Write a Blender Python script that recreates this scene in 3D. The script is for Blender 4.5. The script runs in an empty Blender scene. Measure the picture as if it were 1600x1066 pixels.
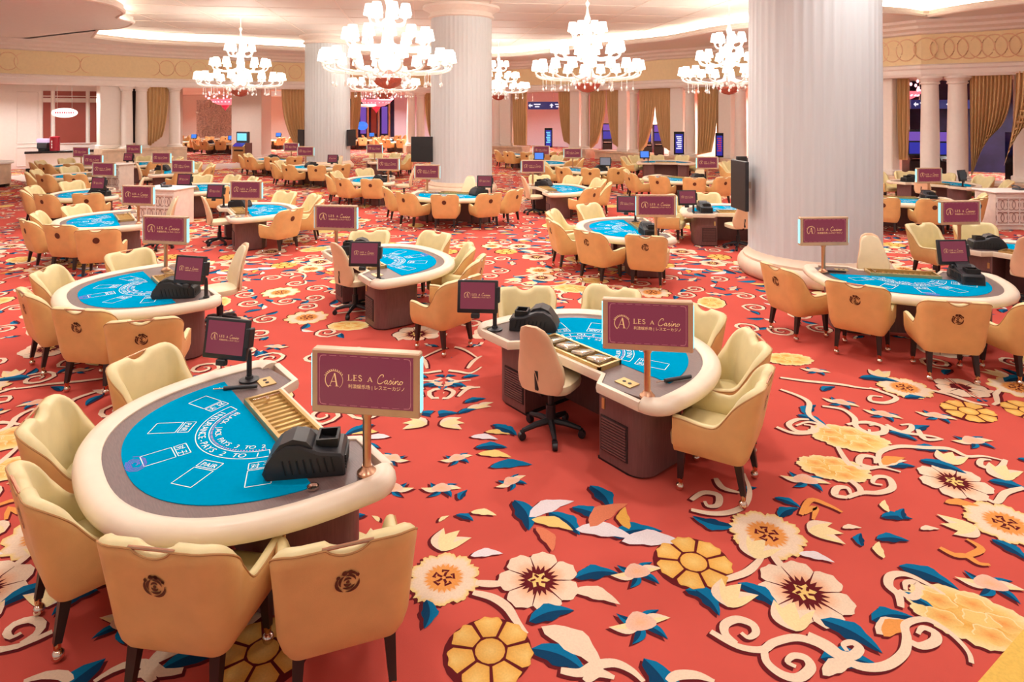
# constants for the light of the hall
WORLD_S = 0.5; DOWN_P = 81; COVE_S = 7; CHAND_P = 290; OUT_P = 480
import bpy, bmesh, math, random
import numpy as np
from mathutils import Vector, Matrix
random.seed(7)
R = math.radians
SC = bpy.context.scene
COL = SC.collection

# ------------------------------------------------------------------ camera, world, lights, exposure
CAM_H = 3.0          # eye height of the photographer (raised stand)
F = 1000.0           # focal length in pixels of the 1600 px wide frame
HZ = 172.0           # image row of the horizon
cam_data = bpy.data.cameras.new('camera')
cam_data.sensor_width = 36.0
cam_data.lens = 36.0 * F / 1600.0
cam_data.shift_y = -(533.0 - HZ) / 1600.0      # shift lens: verticals stay vertical
cam_data.clip_end = 300
cam = bpy.data.objects.new('camera', cam_data)
COL.objects.link(cam)
cam.location = (0, 0, CAM_H)
cam.rotation_euler = (R(90), 0, 0)
SC.camera = cam

world = bpy.data.worlds.new('world')
SC.world = world
world.use_nodes = True
wbg = world.node_tree.nodes['Background']
wbg.inputs[0].default_value = (1.0, 0.97, 0.93, 1)
wbg.inputs[1].default_value = WORLD_S

SC.view_settings.view_transform = 'Standard'
SC.view_settings.look = 'None'
SC.view_settings.gamma = 1.0
SC.view_settings.use_curve_mapping = False
SC.view_settings.exposure = 0.0

CEIL = 6.75
def fill_lamp(x, y, z, power, size=0.5):  # unseen fill lamp, added at ceiling height to brighten what lies below
    d = bpy.data.lights.new('fill_lamp', 'AREA')
    d.shape = 'DISK'; d.size = size; d.energy = power
    d.color = (1.0, 0.98, 0.945)
    d.spread = R(150)
    o = bpy.data.objects.new('fill_lamp', d)
    COL.objects.link(o)
    o.location = (x, y, z)
    return o
for gy in (1.5, 5.5, 9.5, 13.5, 17.5):  # assumed grid of fill lamps over the tables, out of view
    for gx in (-12, -7.5, -3, 1.5, 6, 10.5):
        if abs(gx) < 0.55 * gy + 7:
            fill_lamp(gx, gy, CEIL - 0.06, DOWN_P * (0.55 if gy < 3 else 0.85 if gy < 6 else 1.1))
for gx, gy in ((-13, 22), (-6, 24.5), (3, 26), (9, 23), (-3, 33), (-13, 29), (4.5, 33)):  # further added fill lamps over the back of the main hall
    fill_lamp(gx, gy, CEIL - 0.06, DOWN_P * 1.1, 0.4)

# ------------------------------------------------------------------ helpers
def lin(c):
    out = []
    for v in c[:3]:
        v = v / 255.0
        out.append(v / 12.92 if v <= 0.04045 else ((v + 0.055) / 1.055) ** 2.4)
    return (out[0], out[1], out[2], 1.0)

MATS = {}
def mat(name, rgb, rough=0.5, metal=0.0, var=0.06, scale=8.0, bump=0.0, bscale=60.0, emit=None, es=1.0,
        coat=0.0, stretch=None, trans=0.0, spec=0.5):
    m = bpy.data.materials.new(name); m.use_nodes = True
    nt = m.node_tree; N = nt.nodes; L = nt.links
    b = N['Principled BSDF']
    tc = N.new('ShaderNodeTexCoord'); mp = N.new('ShaderNodeMapping')
    L.new(tc.outputs['Object'], mp.inputs[0])
    if stretch: mp.inputs['Scale'].default_value = stretch
    nz = N.new('ShaderNodeTexNoise'); nz.inputs['Scale'].default_value = scale; nz.inputs['Detail'].default_value = 4
    L.new(mp.outputs[0], nz.inputs['Vector'])
    c = lin(rgb)
    rp = N.new('ShaderNodeValToRGB')
    rp.color_ramp.elements[0].position = 0.3; rp.color_ramp.elements[1].position = 0.7
    rp.color_ramp.elements[0].color = tuple(v * (1 - var) for v in c[:3]) + (1,)
    rp.color_ramp.elements[1].color = tuple(min(1, v * (1 + var)) for v in c[:3]) + (1,)
    L.new(nz.outputs['Fac'], rp.inputs[0]); L.new(rp.outputs[0], b.inputs['Base Color'])
    b.inputs['Roughness'].default_value = rough
    b.inputs['Metallic'].default_value = metal
    b.inputs['Specular IOR Level'].default_value = spec
    if coat: b.inputs['Coat Weight'].default_value = coat
    if trans: b.inputs['Transmission Weight'].default_value = trans
    if bump:
        n2 = N.new('ShaderNodeTexNoise'); n2.inputs['Scale'].default_value = bscale; n2.inputs['Detail'].default_value = 3
        L.new(mp.outputs[0], n2.inputs['Vector'])
        bp = N.new('ShaderNodeBump'); bp.inputs['Strength'].default_value = bump; bp.inputs['Distance'].default_value = 0.005
        L.new(n2.outputs['Fac'], bp.inputs['Height']); L.new(bp.outputs[0], b.inputs['Normal'])
    if emit:
        b.inputs['Emission Color'].default_value = lin(emit); b.inputs['Emission Strength'].default_value = es
    MATS[name] = m
    return m

mat('leather_tan', (226, 180, 116), 0.42, var=0.05, bump=0.15, bscale=220)
mat('leather_cream', (227, 210, 156), 0.38, var=0.04, bump=0.12, bscale=220)
mat('piping', (186, 138, 84), 0.45)
mat('leg_wood', (38, 24, 22), 0.35, var=0.2, stretch=(1, 1, 0.1))
mat('brass', (214, 160, 118), 0.22, 1.0)
mat('rose_metal', (206, 160, 128), 0.3, 1.0)
mat('chrome', (225, 205, 190), 0.15, 1.0)
mat('emblem', (92, 44, 22), 0.55)
mat('rail', (232, 214, 190), 0.36, var=0.03, bump=0.05, bscale=150)
mat('top_wood', (112, 92, 88), 0.4, var=0.16, scale=14, stretch=(1, 9, 1))
mat('base_wood', (114, 78, 76), 0.42, var=0.14, scale=10, stretch=(9, 9, 0.6))
mat('vent', (46, 32, 32), 0.6)
mat('felt', (0, 145, 188), 1.0, var=0.03, scale=40, bump=0.15, bscale=500, spec=0.0)
mat('print_white', (236, 246, 240), 0.7, var=0.02)
mat('print_pink', (206, 140, 190), 0.7, var=0.02)
mat('print_violet', (92, 90, 190), 0.7, var=0.02)
mat('gold_tray', (206, 176, 116), 0.3, 0.7)
mat('tray_glass', (214, 206, 186), 0.08, 0.8)
mat('black_plastic', (34, 34, 38), 0.42, var=0.1, bump=0.05)
mat('black_dark', (14, 14, 16), 0.5, var=0.1)
mat('black_gloss', (24, 24, 28), 0.2)
mat('dealer_leather', (232, 190, 152), 0.42, var=0.04, bump=0.1, bscale=200)
mat('dealer_seat', (232, 214, 176), 0.36, var=0.04)
mat('screen_maroon', (20, 8, 10), 0.25, emit=(126, 48, 66), es=0.95)
mat('screen_gold', (120, 90, 60), 0.5, emit=(232, 176, 116), es=0.95)
mat('screen_line', (120, 70, 70), 0.5, emit=(176, 106, 104), es=0.95)
mat('sign_frame', (206, 172, 140), 0.38, 0.35)
mat('led', (120, 160, 160), 0.4, emit=(140, 240, 252), es=1.35)
mat('screen_blue', (10, 20, 40), 0.2, emit=(70, 130, 235), es=1.2)
mat('screen_indigo', (10, 10, 40), 0.2, emit=(60, 60, 190), es=0.7)
mat('screen_cyan', (10, 30, 40), 0.2, emit=(130, 225, 250), es=1.2)
mat('screen_grey', (90, 96, 110), 0.2, emit=(120, 125, 140), es=0.5)
mat('screen_violet', (20, 8, 40), 0.2, emit=(150, 100, 220), es=0.6)
mat('screen_white', (120, 120, 130), 0.2, emit=(235, 235, 250), es=1.0)
mat('screen_lilac', (150, 120, 150), 0.3, emit=(235, 205, 235), es=0.8)
mat('screen_red', (60, 10, 20), 0.2, emit=(190, 50, 70), es=1.0)
mat('plaster', (240, 226, 214), 0.6, var=0.02)
mat('column', (214, 218, 220), 0.5, var=0.03, scale=3, stretch=(6, 6, 0.3))
mat('column_base', (232, 208, 182), 0.4, var=0.06, scale=5)
mat('plinth', (224, 196, 168), 0.35, var=0.12, scale=4)
mat('white_paint', (248, 240, 232), 0.5, var=0.015)
mat('frieze', (244, 222, 174), 0.6, var=0.03)
mat('frieze_ring', (240, 200, 158), 0.5)
mat('ceiling_panel', (234, 226, 216), 0.6, var=0.06, scale=0.25)
mat('soffit', (238, 232, 226), 0.6, var=0.02)
mat('dark_gap', (70, 56, 48), 0.8)
mat('cove_glow', (255, 250, 240), 0.6, emit=(255, 246, 228), es=COVE_S)
mat('shade_glow', (255, 250, 240), 0.6, emit=(255, 248, 236), es=2.6)
mat('glass_white', (250, 246, 238), 0.15, var=0.02, emit=(255, 240, 220), es=0.25)
mat('bowl_red', (190, 104, 88), 0.25, 0.3, var=0.2, scale=20)
mat('crystal', (240, 236, 230), 0.08, 0.5, emit=(255, 240, 225), es=0.2)
mat('pink_glass', (255, 130, 150), 0.3, emit=(255, 120, 140), es=0.9)
mat('pink_hot', (255, 200, 205), 0.3, emit=(255, 190, 200), es=1.8)
mat('red_glass', (210, 40, 70), 0.25, emit=(220, 50, 80), es=0.5)
mat('curtain', (222, 186, 136), 0.55, var=0.08, scale=3, stretch=(8, 8, 0.4))
mat('panel_red', (158, 76, 62), 0.4, var=0.06, scale=2)
mat('marble', (232, 214, 204), 0.2, var=0.05, scale=2)
mat('black_stone', (30, 26, 28), 0.2, var=0.3)
mat('wall_beige', (236, 218, 202), 0.6, var=0.02)
mat('wall_lilac', (214, 196, 206), 0.6, var=0.02)
mat('wall_dark', (40, 32, 70), 0.6, var=0.3, scale=2)
mat('foliage_screen', (214, 200, 188), 0.5, 0.2, var=0.4, scale=14, bump=0.5, bscale=20)
mat('lattice', (240, 224, 212), 0.4)
mat('lattice_ring', (158, 118, 108), 0.4)
mat('phone', (60, 64, 72), 0.4)
mat('cabinet_gold', (196, 152, 98), 0.35, 0.3)
mat('can_red', (176, 36, 56), 0.3)
mat('sign_navy', (30, 30, 70), 0.3, emit=(40, 40, 110), es=0.6)
mat('yellow_carpet', (226, 186, 92), 0.95, var=0.08, scale=60, bump=0.4, bscale=300, spec=0.1)

class MB:
    """collects vertices and faces; build() turns them into one mesh"""
    def __init__(s): s.v = []; s.f = []
    def add(s, V, Fc):
        n = len(s.v)
        s.v += [tuple(map(float, p)) for p in V]
        s.f += [tuple(i + n for i in q) for q in Fc]
        return s
    def box(s, cx, cy, cz, sx, sy, sz, rz=0.0, m=None):
        c, sn = math.cos(rz), math.sin(rz); V = []
        for k in (-.5, .5):
            for j in (-.5, .5):
                for i in (-.5, .5):
                    x, y = i * sx, j * sy
                    V.append((cx + c * x - sn * y, cy + sn * x + c * y, cz + k * sz))
        if m: V = [tuple(m @ Vector(p)) for p in V]
        return s.add(V, [(0, 2, 3, 1), (4, 5, 7, 6), (0, 1, 5, 4), (1, 3, 7, 5), (3, 2, 6, 7), (2, 0, 4, 6)])
    def rbox(s, cx, cy, cz, sx, sy, sz, b=0.02, seg=2, m=None):
        bm = bmesh.new(); bmesh.ops.create_cube(bm, size=1)
        for v in bm.verts: v.co = Vector((v.co.x * sx, v.co.y * sy, v.co.z * sz))
        bmesh.ops.bevel(bm, geom=bm.edges[:], offset=min(b, .49 * min(sx, sy, sz)), segments=seg, profile=.5, affect='EDGES')
        bm.verts.index_update()
        V = [(v.co.x + cx, v.co.y + cy, v.co.z + cz) for v in bm.verts]
        if m: V = [tuple(m @ Vector(p)) for p in V]
        Fc = [tuple(v.index for v in f.verts) for f in bm.faces]
        bm.free()
        return s.add(V, Fc)
    def prism(s, poly, z0, z1, m=None):
        n = len(poly)
        V = [(p[0], p[1], z0) for p in poly] + [(p[0], p[1], z1) for p in poly]
        if m: V = [tuple(m @ Vector(p)) for p in V]
        Fc = [tuple(range(n)), tuple(range(2 * n - 1, n - 1, -1))]
        Fc += [(i, i + n, (i + 1) % n + n, (i + 1) % n) for i in range(n)]
        return s.add(V, Fc)
    def loft(s, rings, closed=True, caps=True, loop=False):
        n = len(rings[0]); V = [p for r in rings for p in r]; Fc = []
        k = len(rings)
        for a in range(k if loop else k - 1):
            b = (a + 1) % k
            for i in range(n if closed else n - 1):
                j = (i + 1) % n
                Fc.append((a * n + i, a * n + j, b * n + j, b * n + i))
        if caps and not loop and closed:
            Fc.append(tuple(range(n))); Fc.append(tuple(range((k - 1) * n, k * n)))
        return s.add(V, Fc)
    def tube(s, path, r, n=8, loop=False):
        P = [Vector(p) for p in path]; rings = []; k = len(P)
        for i, p in enumerate(P):
            a = P[(i - 1) % k] if (loop or i > 0) else p
            b = P[(i + 1) % k] if (loop or i < k - 1) else p
            t = (b - a).normalized()
            up = Vector((0, 0, 1)) if abs(t.z) < .95 else Vector((1, 0, 0))
            u = t.cross(up).normalized(); w = u.cross(t)
            rr = r[i] if isinstance(r, (list, tuple)) else r
            rings.append([p + (u * math.cos(q) + w * math.sin(q)) * rr for q in [2 * math.pi * j / n for j in range(n)]])
        return s.loft(rings, loop=loop)
    def lathe(s, prof, n=24, cx=0, cy=0, cz=0, caps=True):
        rings = [[(cx + r * math.cos(2 * math.pi * j / n), cy + r * math.sin(2 * math.pi * j / n), cz + z) for j in range(n)] for r, z in prof]
        return s.loft(rings, caps=caps)
    def ball(s, cx, cy, cz, r, n=10, k=6, sz=1.0):
        return s.lathe([(max(1e-4, r * math.sin(math.pi * i / k)), -r * sz * math.cos(math.pi * i / k)) for i in range(k + 1)], n, cx, cy, cz)
    def build(s, name, m, angle=35, smooth=True):
        me = bpy.data.meshes.new(name)
        me.from_pydata(s.v, [], s.f); me.update()
        bm = bmesh.new(); bm.from_mesh(me)
        bmesh.ops.recalc_face_normals(bm, faces=bm.faces[:]); bm.to_mesh(me); bm.free()
        if m: me.materials.append(MATS[m])
        if smooth:
            me.polygons.foreach_set('use_smooth', [True] * len(me.polygons))
            me.set_sharp_from_angle(angle=R(angle))
        return me

def obj(name, me, parent=None, loc=(0, 0, 0), rot=(0, 0, 0), label=None, cat=None, group=None, kind=None, scale=None):
    o = bpy.data.objects.new(name, me); COL.objects.link(o)
    o.location = loc; o.rotation_euler = rot
    if scale: o.scale = scale
    if parent is not None: o.parent = parent
    if label: o['label'] = label
    if cat: o['category'] = cat
    if group: o['group'] = group
    if kind: o['kind'] = kind
    return o
def thing(name, label, cat, loc=(0, 0, 0), rz=0.0, group=None, kind=None, scale=None):
    return obj(name, None, None, loc, (0, 0, rz), label, cat, group, kind, scale)
class Proto:
    """a list of parts (name, mesh, loc, rot, sub-parts) that spawn() copies under a new thing"""
    def __init__(s): s.parts = []
    def part(s, name, me, loc=(0, 0, 0), rot=(0, 0, 0), subs=(), label=None):
        s.parts.append((name, me, loc, rot, list(subs), label)); return s
    def spawn(s, root):
        for name, me, loc, rot, subs, label in s.parts:
            p = obj(name, me, root, loc, rot, label)
            for sub in subs:
                obj(sub[0], sub[1], p, sub[2] if len(sub) > 2 else (0, 0, 0), sub[3] if len(sub) > 3 else (0, 0, 0))
def at(px, py, z=0.0):
    """the point at height z that stands at a place measured in the photograph"""
    d = F * (CAM_H - z) / (py - HZ)
    return Vector(((px - 800.0) * d / F, d, z))
def atd(px, d, z=0.0): return Vector(((px - 800.0) * d / F, d, z))
def smooth(a, b, x):
    t = max(0.0, min(1.0, (x - a) / (b - a))); return t * t * (3 - 2 * t)
def crom(pts, n=6, loop=False):
    out = []; k = len(pts)
    for i in range(k if loop else k - 1):
        p0 = pts[(i - 1) % k] if (loop or i > 0) else pts[i]
        p1 = pts[i]; p2 = pts[(i + 1) % k]
        p3 = pts[(i + 2) % k] if (loop or i + 2 < k) else p2
        for j in range(n):
            t = j / n
            out.append(tuple(.5 * (2 * b + (c - a) * t + (2 * a - 5 * b + 4 * c - d) * t * t + (3 * b - a - 3 * c + d) * t ** 3)
                             for a, b, c, d in zip(p0, p1, p2, p3)))
    if not loop: out.append(tuple(pts[-1]))
    return out
TXT = {}
def text_geo(body, size=1.0, shear=0.0):
    k = (body, shear)
    if k not in TXT:
        c = bpy.data.curves.new('t', 'FONT'); c.body = body; c.shear = shear; c.resolution_u = 3
        o = bpy.data.objects.new('t', c); COL.objects.link(o)
        bpy.context.view_layer.update()
        me = bpy.data.meshes.new_from_object(o.evaluated_get(bpy.context.evaluated_depsgraph_get()))
        TXT[k] = ([tuple(v.co) for v in me.vertices], [tuple(p.vertices) for p in me.polygons])
        bpy.data.objects.remove(o); bpy.data.curves.remove(c); bpy.data.meshes.remove(me)
    V, Fc = TXT[k]
    return [(x * size, y * size) for x, y, z in V], Fc
def ribbon(pts, w):
    L, Rr = [], []
    k = len(pts)
    for i in range(k):
        a = pts[max(0, i - 1)]; b = pts[min(k - 1, i + 1)]
        dx, dy = b[0] - a[0], b[1] - a[1]; q = math.hypot(dx, dy) or 1
        ww = w[i] if isinstance(w, (list, tuple)) else w
        L.append((pts[i][0] - dy / q * ww / 2, pts[i][1] + dx / q * ww / 2)); Rr.append((pts[i][0] + dy / q * ww / 2, pts[i][1] - dx / q * ww / 2))
    return L + Rr, [(i, i + 1, k + i + 1, k + i) for i in range(k - 1)]
# ------------------------------------------------------------------ floor
def plane_mesh(name, poly, z, m, thick=0.06):
    return MB().prism([(p[0], p[1]) for p in poly], z - thick, z).build(name, m, smooth=False)
def carpet_material():
    m = bpy.data.materials.new('carpet'); m.use_nodes = True
    nt = m.node_tree; N = nt.nodes; L = nt.links; b = N['Principled BSDF']
    at_ = N.new('ShaderNodeVertexColor'); at_.layer_name = 'Col'
    tc = N.new('ShaderNodeTexCoord'); nz = N.new('ShaderNodeTexNoise'); nz.inputs['Scale'].default_value = 90; nz.inputs['Detail'].default_value = 2
    L.new(tc.outputs['Object'], nz.inputs['Vector'])
    mr = N.new('ShaderNodeMapRange'); mr.inputs['To Min'].default_value = 0.86; mr.inputs['To Max'].default_value = 1.12
    L.new(nz.outputs['Fac'], mr.inputs['Value'])
    mx = N.new('ShaderNodeVectorMath'); mx.operation = 'SCALE'
    L.new(at_.outputs['Color'], mx.inputs[0]); L.new(mr.outputs[0], mx.inputs['Scale'])
    L.new(mx.outputs[0], b.inputs['Base Color'])
    b.inputs['Roughness'].default_value = 0.95; b.inputs['Specular IOR Level'].default_value = 0.1
    n2 = N.new('ShaderNodeTexNoise'); n2.inputs['Scale'].default_value = 350
    L.new(tc.outputs['Object'], n2.inputs['Vector'])
    bp = N.new('ShaderNodeBump'); bp.inputs['Strength'].default_value = 0.3; bp.inputs['Distance'].default_value = 0.004
    L.new(n2.outputs['Fac'], bp.inputs['Height']); L.new(bp.outputs[0], b.inputs['Normal'])
    MATS['carpet'] = m
carpet_material()
mat('carpet_red', (199, 85, 73), 0.95, var=0.05, scale=1.2, bump=0.3, bscale=350, spec=0.1)

RED = (190, 74, 64); MAR = (98, 28, 32); CRM = (230, 206, 178); PCH = (230, 174, 134); ORG = (224, 150, 78); GLD = (222, 166, 78)
YEL = (230, 196, 118); PAL = (234, 212, 158); BLU = (10, 108, 150); NVY = (14, 60, 94); WHT = (222, 212, 212); SAL = (212, 122, 88); PNK = (226, 186, 164)

class Print:
    """the woven pattern: flat coloured shapes, one layer above the other"""
    def __init__(s): s.v = []; s.f = []; s.c = []; s.k = 0
    def poly(s, V, Fc, cols, layer):
        n = len(s.v); s.k += 1; z = 0.0006 * layer + 0.0000006 * (s.k % 900)
        s.v += [(p[0], p[1], z) for p in V]
        s.f += [tuple(i + n for i in q) for q in Fc]
        s.c += [cols] * len(V) if isinstance(cols[0], (int, float)) else list(cols)
    def fan(s, pts, cc, ec, layer):
        k = len(pts); cx = sum(p[0] for p in pts) / k; cy = sum(p[1] for p in pts) / k
        s.poly([(cx, cy)] + list(pts), [(0, i + 1, (i + 1) % k + 1) for i in range(k)], [cc] + [ec] * k, layer)
    def strip(s, pts, w, col, layer):
        V, Fc = ribbon(pts, w); s.poly(V, Fc, col, layer)

class Motifs:
    def __init__(s, pr, q=1.0): s.p = pr; s.q = q
    def tr(s, x, y, a, sc):
        c, sn = math.cos(a) * sc, math.sin(a) * sc
        return lambda u, v: (x + c * u - sn * v, y + sn * u + c * v)
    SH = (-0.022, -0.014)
    def rosette(s, x, y, r, lobes, depth, rings, a=0.0, fringe=0.0, squash=1.0, seed=0):
        n = int((96 if s.q >= 1 else 30)); rnd = random.Random(seed); T = s.tr(x, y, a, r)
        rad = []
        for i in range(n):
            t = 2 * math.pi * i / n
            q = 1 - depth * (1 - abs(math.sin(lobes * t / 2)) ** .5) - (.05 * abs(math.sin(lobes * t * 1.5 + .8)) if s.q >= 1 else 0)
            if fringe: q -= fringe * (.5 + .5 * math.sin(t * 41 + 1.3 * math.sin(7 * t)))
            rad.append(q)
        pts = [(rad[i] * math.cos(2 * math.pi * i / n), squash * rad[i] * math.sin(2 * math.pi * i / n)) for i in range(n)]
        out = [T(*p) for p in pts]
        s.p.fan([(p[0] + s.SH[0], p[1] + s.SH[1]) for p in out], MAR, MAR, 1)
        V = [T(0, 0)]; C = [rings[0][1]]; Fc = []
        for k, (fr, col) in enumerate(rings):
            if k == 0: continue
            V += [T(p[0] * fr, p[1] * fr) for p in pts]; C += [col] * n
            b = 1 + (k - 1) * n
            for i in range(n):
                j = (i + 1) % n
                Fc.append((0, b + i, b + j) if k == 1 else (b - n + i, b - n + j, b + j, b + i))
        s.p.poly(V, Fc, C, 3)
        return T
    def star(s, T, r0, r1, k, col, layer, ph=0.0):
        pts = []
        for i in range(2 * k):
            rr = r1 if i % 2 == 0 else r0; t = math.pi * i / k + ph
            pts.append(T(rr * math.cos(t), rr * math.sin(t)))
        s.p.fan(pts, col, col, layer)
    def daisy(s, x, y, r, a=0.0):           # cream petals, maroon spiky heart
        T = s.rosette(x, y, r, 7, .24, [(0, PCH), (.45, PCH), (.75, CRM), (1, CRM)], a)
        for i in range(7):
            t = 2 * math.pi * i / 7
            s.p.strip([T(.3 * math.cos(t), .3 * math.sin(t)), T(.8 * math.cos(t), .8 * math.sin(t))], [.05 * r, .012 * r], MAR, 4)
        s.star(T, .33, .5, 20, MAR, 5)
        s.star(T, .17, .27, 6, YEL, 6)
        for i in range(5):
            t = 2 * math.pi * i / 5 + .4
            s.p.strip([T(.08 * math.cos(t), .08 * math.sin(t)), T(.2 * math.cos(t + .4), .2 * math.sin(t + .4))], .06 * r, MAR, 7)
    def gerbera(s, x, y, r, a=0.0):         # yellow fringed petals, small maroon heart
        T = s.rosette(x, y, r, 10, .16, [(0, ORG), (.4, ORG), (.6, CRM), (.82, CRM), (1, YEL)], a, fringe=.07)
        s.star(T, .38, .52, 22, ORG, 4)
        for i in range(5):
            t = 2 * math.pi * i / 5
            pts = [T(q * math.cos(t + d), q * math.sin(t + d)) for q, d in ((.05, 0), (.17, .1), (.27, -.1), (.27, .55), (.2, .5))]
            s.p.strip(pts, .07 * r, MAR, 5)
    def goldflower(s, x, y, r, a=0.0):      # six golden petals outlined in maroon
        T = s.tr(x, y, a, r); n = 14 if s.q >= 1 else 7
        base = [T(.97 * math.cos(t), .97 * math.sin(t)) for t in [2 * math.pi * i / 24 for i in range(24)]]
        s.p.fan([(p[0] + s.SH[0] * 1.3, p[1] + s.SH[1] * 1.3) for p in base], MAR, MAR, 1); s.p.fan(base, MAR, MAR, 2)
        for i in range(7):
            t0 = 2 * math.pi * i / 7 + .05; t1 = 2 * math.pi * (i + 1) / 7 - .05; pts = []
            for j in range(n):
                t = t0 + (t1 - t0) * j / (n - 1); u = j / (n - 1)
                q = 1.02 - .06 * abs(math.cos(u * math.pi * 2.5)) - .1 * abs(2 * u - 1) ** 4
                pts.append(T(q * math.cos(t), q * math.sin(t)))
            pts += [T(.42 * math.cos(t1 - .03), .42 * math.sin(t1 - .03)), T(.42 * math.cos(t0 + .03), .42 * math.sin(t0 + .03))]
            s.p.fan(pts, YEL, GLD, 4)
        s.p.fan([T(.35 * math.cos(t), .35 * math.sin(t)) for t in [2 * math.pi * i / 16 for i in range(16)]], YEL, GLD, 4)
    def peony(s, x, y, r, a=0.0):           # pale yellow cloud-like bloom
        T = s.rosette(x, y, r, 11, .13, [(0, YEL), (.4, GLD), (.7, YEL), (1, PAL)], a, squash=.68, seed=3)
        for q, t in ((.45, .3), (.5, 1.5), (.5, 2.7), (.55, 3.9), (.5, 5.2), (.12, 0)):
            cx, cy = q * math.cos(t), .68 * q * math.sin(t)
            m_ = 25 if s.q >= 1 else 12
            pts = [T(cx + .25 * math.cos(w) * (1 + .14 * math.cos(5 * w + q)), cy + .18 * math.sin(w) * (1 + .14 * math.cos(5 * w + q))) for w in [2 * math.pi * i / m_ for i in range(m_)]]
            s.p.fan(pts, ORG if q > .3 else YEL, YEL, 4)
            s.p.strip(pts[:m_ * 2 // 3], .022 * r, PAL, 5)
    def leaf(s, x, y, ln, a, w=.34, c1=BLU, c2=NVY, wave=.0, layer=3, shadow=True):
        T = s.tr(x, y, a, ln); n = 9 if s.q >= 1 else 5; up, dn, mid = [], [], []
        for i in range(n + 1):
            u = i / n; ww = w * .5 * math.sin(math.pi * u ** .8) * (1 + wave * math.sin(u * 16)); bend = .12 * math.sin(math.pi * u)
            up.append(T(u, bend + ww)); dn.append(T(u, bend - ww)); mid.append(T(u, bend))
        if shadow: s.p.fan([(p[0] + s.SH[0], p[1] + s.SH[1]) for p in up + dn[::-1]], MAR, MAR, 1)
        k = n + 1
        s.p.poly(up + mid, [(i, i + 1, k + i + 1, k + i) for i in range(n)], c1, layer)
        s.p.poly(mid + dn, [(i, i + 1, k + i + 1, k + i) for i in range(n)], c2, layer)
    def bud(s, x, y, r, a=0.0):             # peach bud with pale wings and blue leaves
        for t, l in ((.5, 1.3), (2.4, 1.2), (4.0, 1.25), (5.4, 1.3)): s.leaf(x, y, r * l, a + t, .38)
        s.leaf(x, y, r * 1.5, a + 3.05, .4, CRM, PAL); s.leaf(x, y, r * 1.45, a + .05, .4, CRM, PAL)
        T = s.tr(x, y, a, r)
        pts = [T((.62 + .12 * math.cos(2 * w)) * math.cos(w), (.55 + .2 * math.sin(w)) * math.sin(w)) for w in [2 * math.pi * i / 14 for i in range(14)]]
        s.p.fan(pts, PCH, PNK, 4)
    def tulip(s, x, y, r, a=0.0):
        for d, c in ((-.5, CRM), (.5, CRM), (0, PAL)): s.leaf(x, y, r * 1.2, a + d, .45, c, PAL, layer=4)
    def vine(s, pts, w=.05, col=CRM):
        P = crom(pts, 5 if s.q >= 1 else 2); k = len(P)
        ws = [w * (.45 + .55 * math.sin(math.pi * min(1, .12 + .95 * i / (k - 1)))) for i in range(k)]
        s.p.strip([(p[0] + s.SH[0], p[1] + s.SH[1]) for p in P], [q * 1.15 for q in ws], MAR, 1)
        s.p.strip(P, ws, col, 3)
    def curl(s, x, y, r, a, d=1, turns=1.5):
        n = 9; pts = []
        for i in range(n):
            u = i / (n - 1); t = a + d * turns * 2 * math.pi * u; q = r * (1 - .82 * u)
            pts.append((x + q * math.cos(t), y + q * math.sin(t)))
        s.vine(pts, .24 * r)

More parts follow.
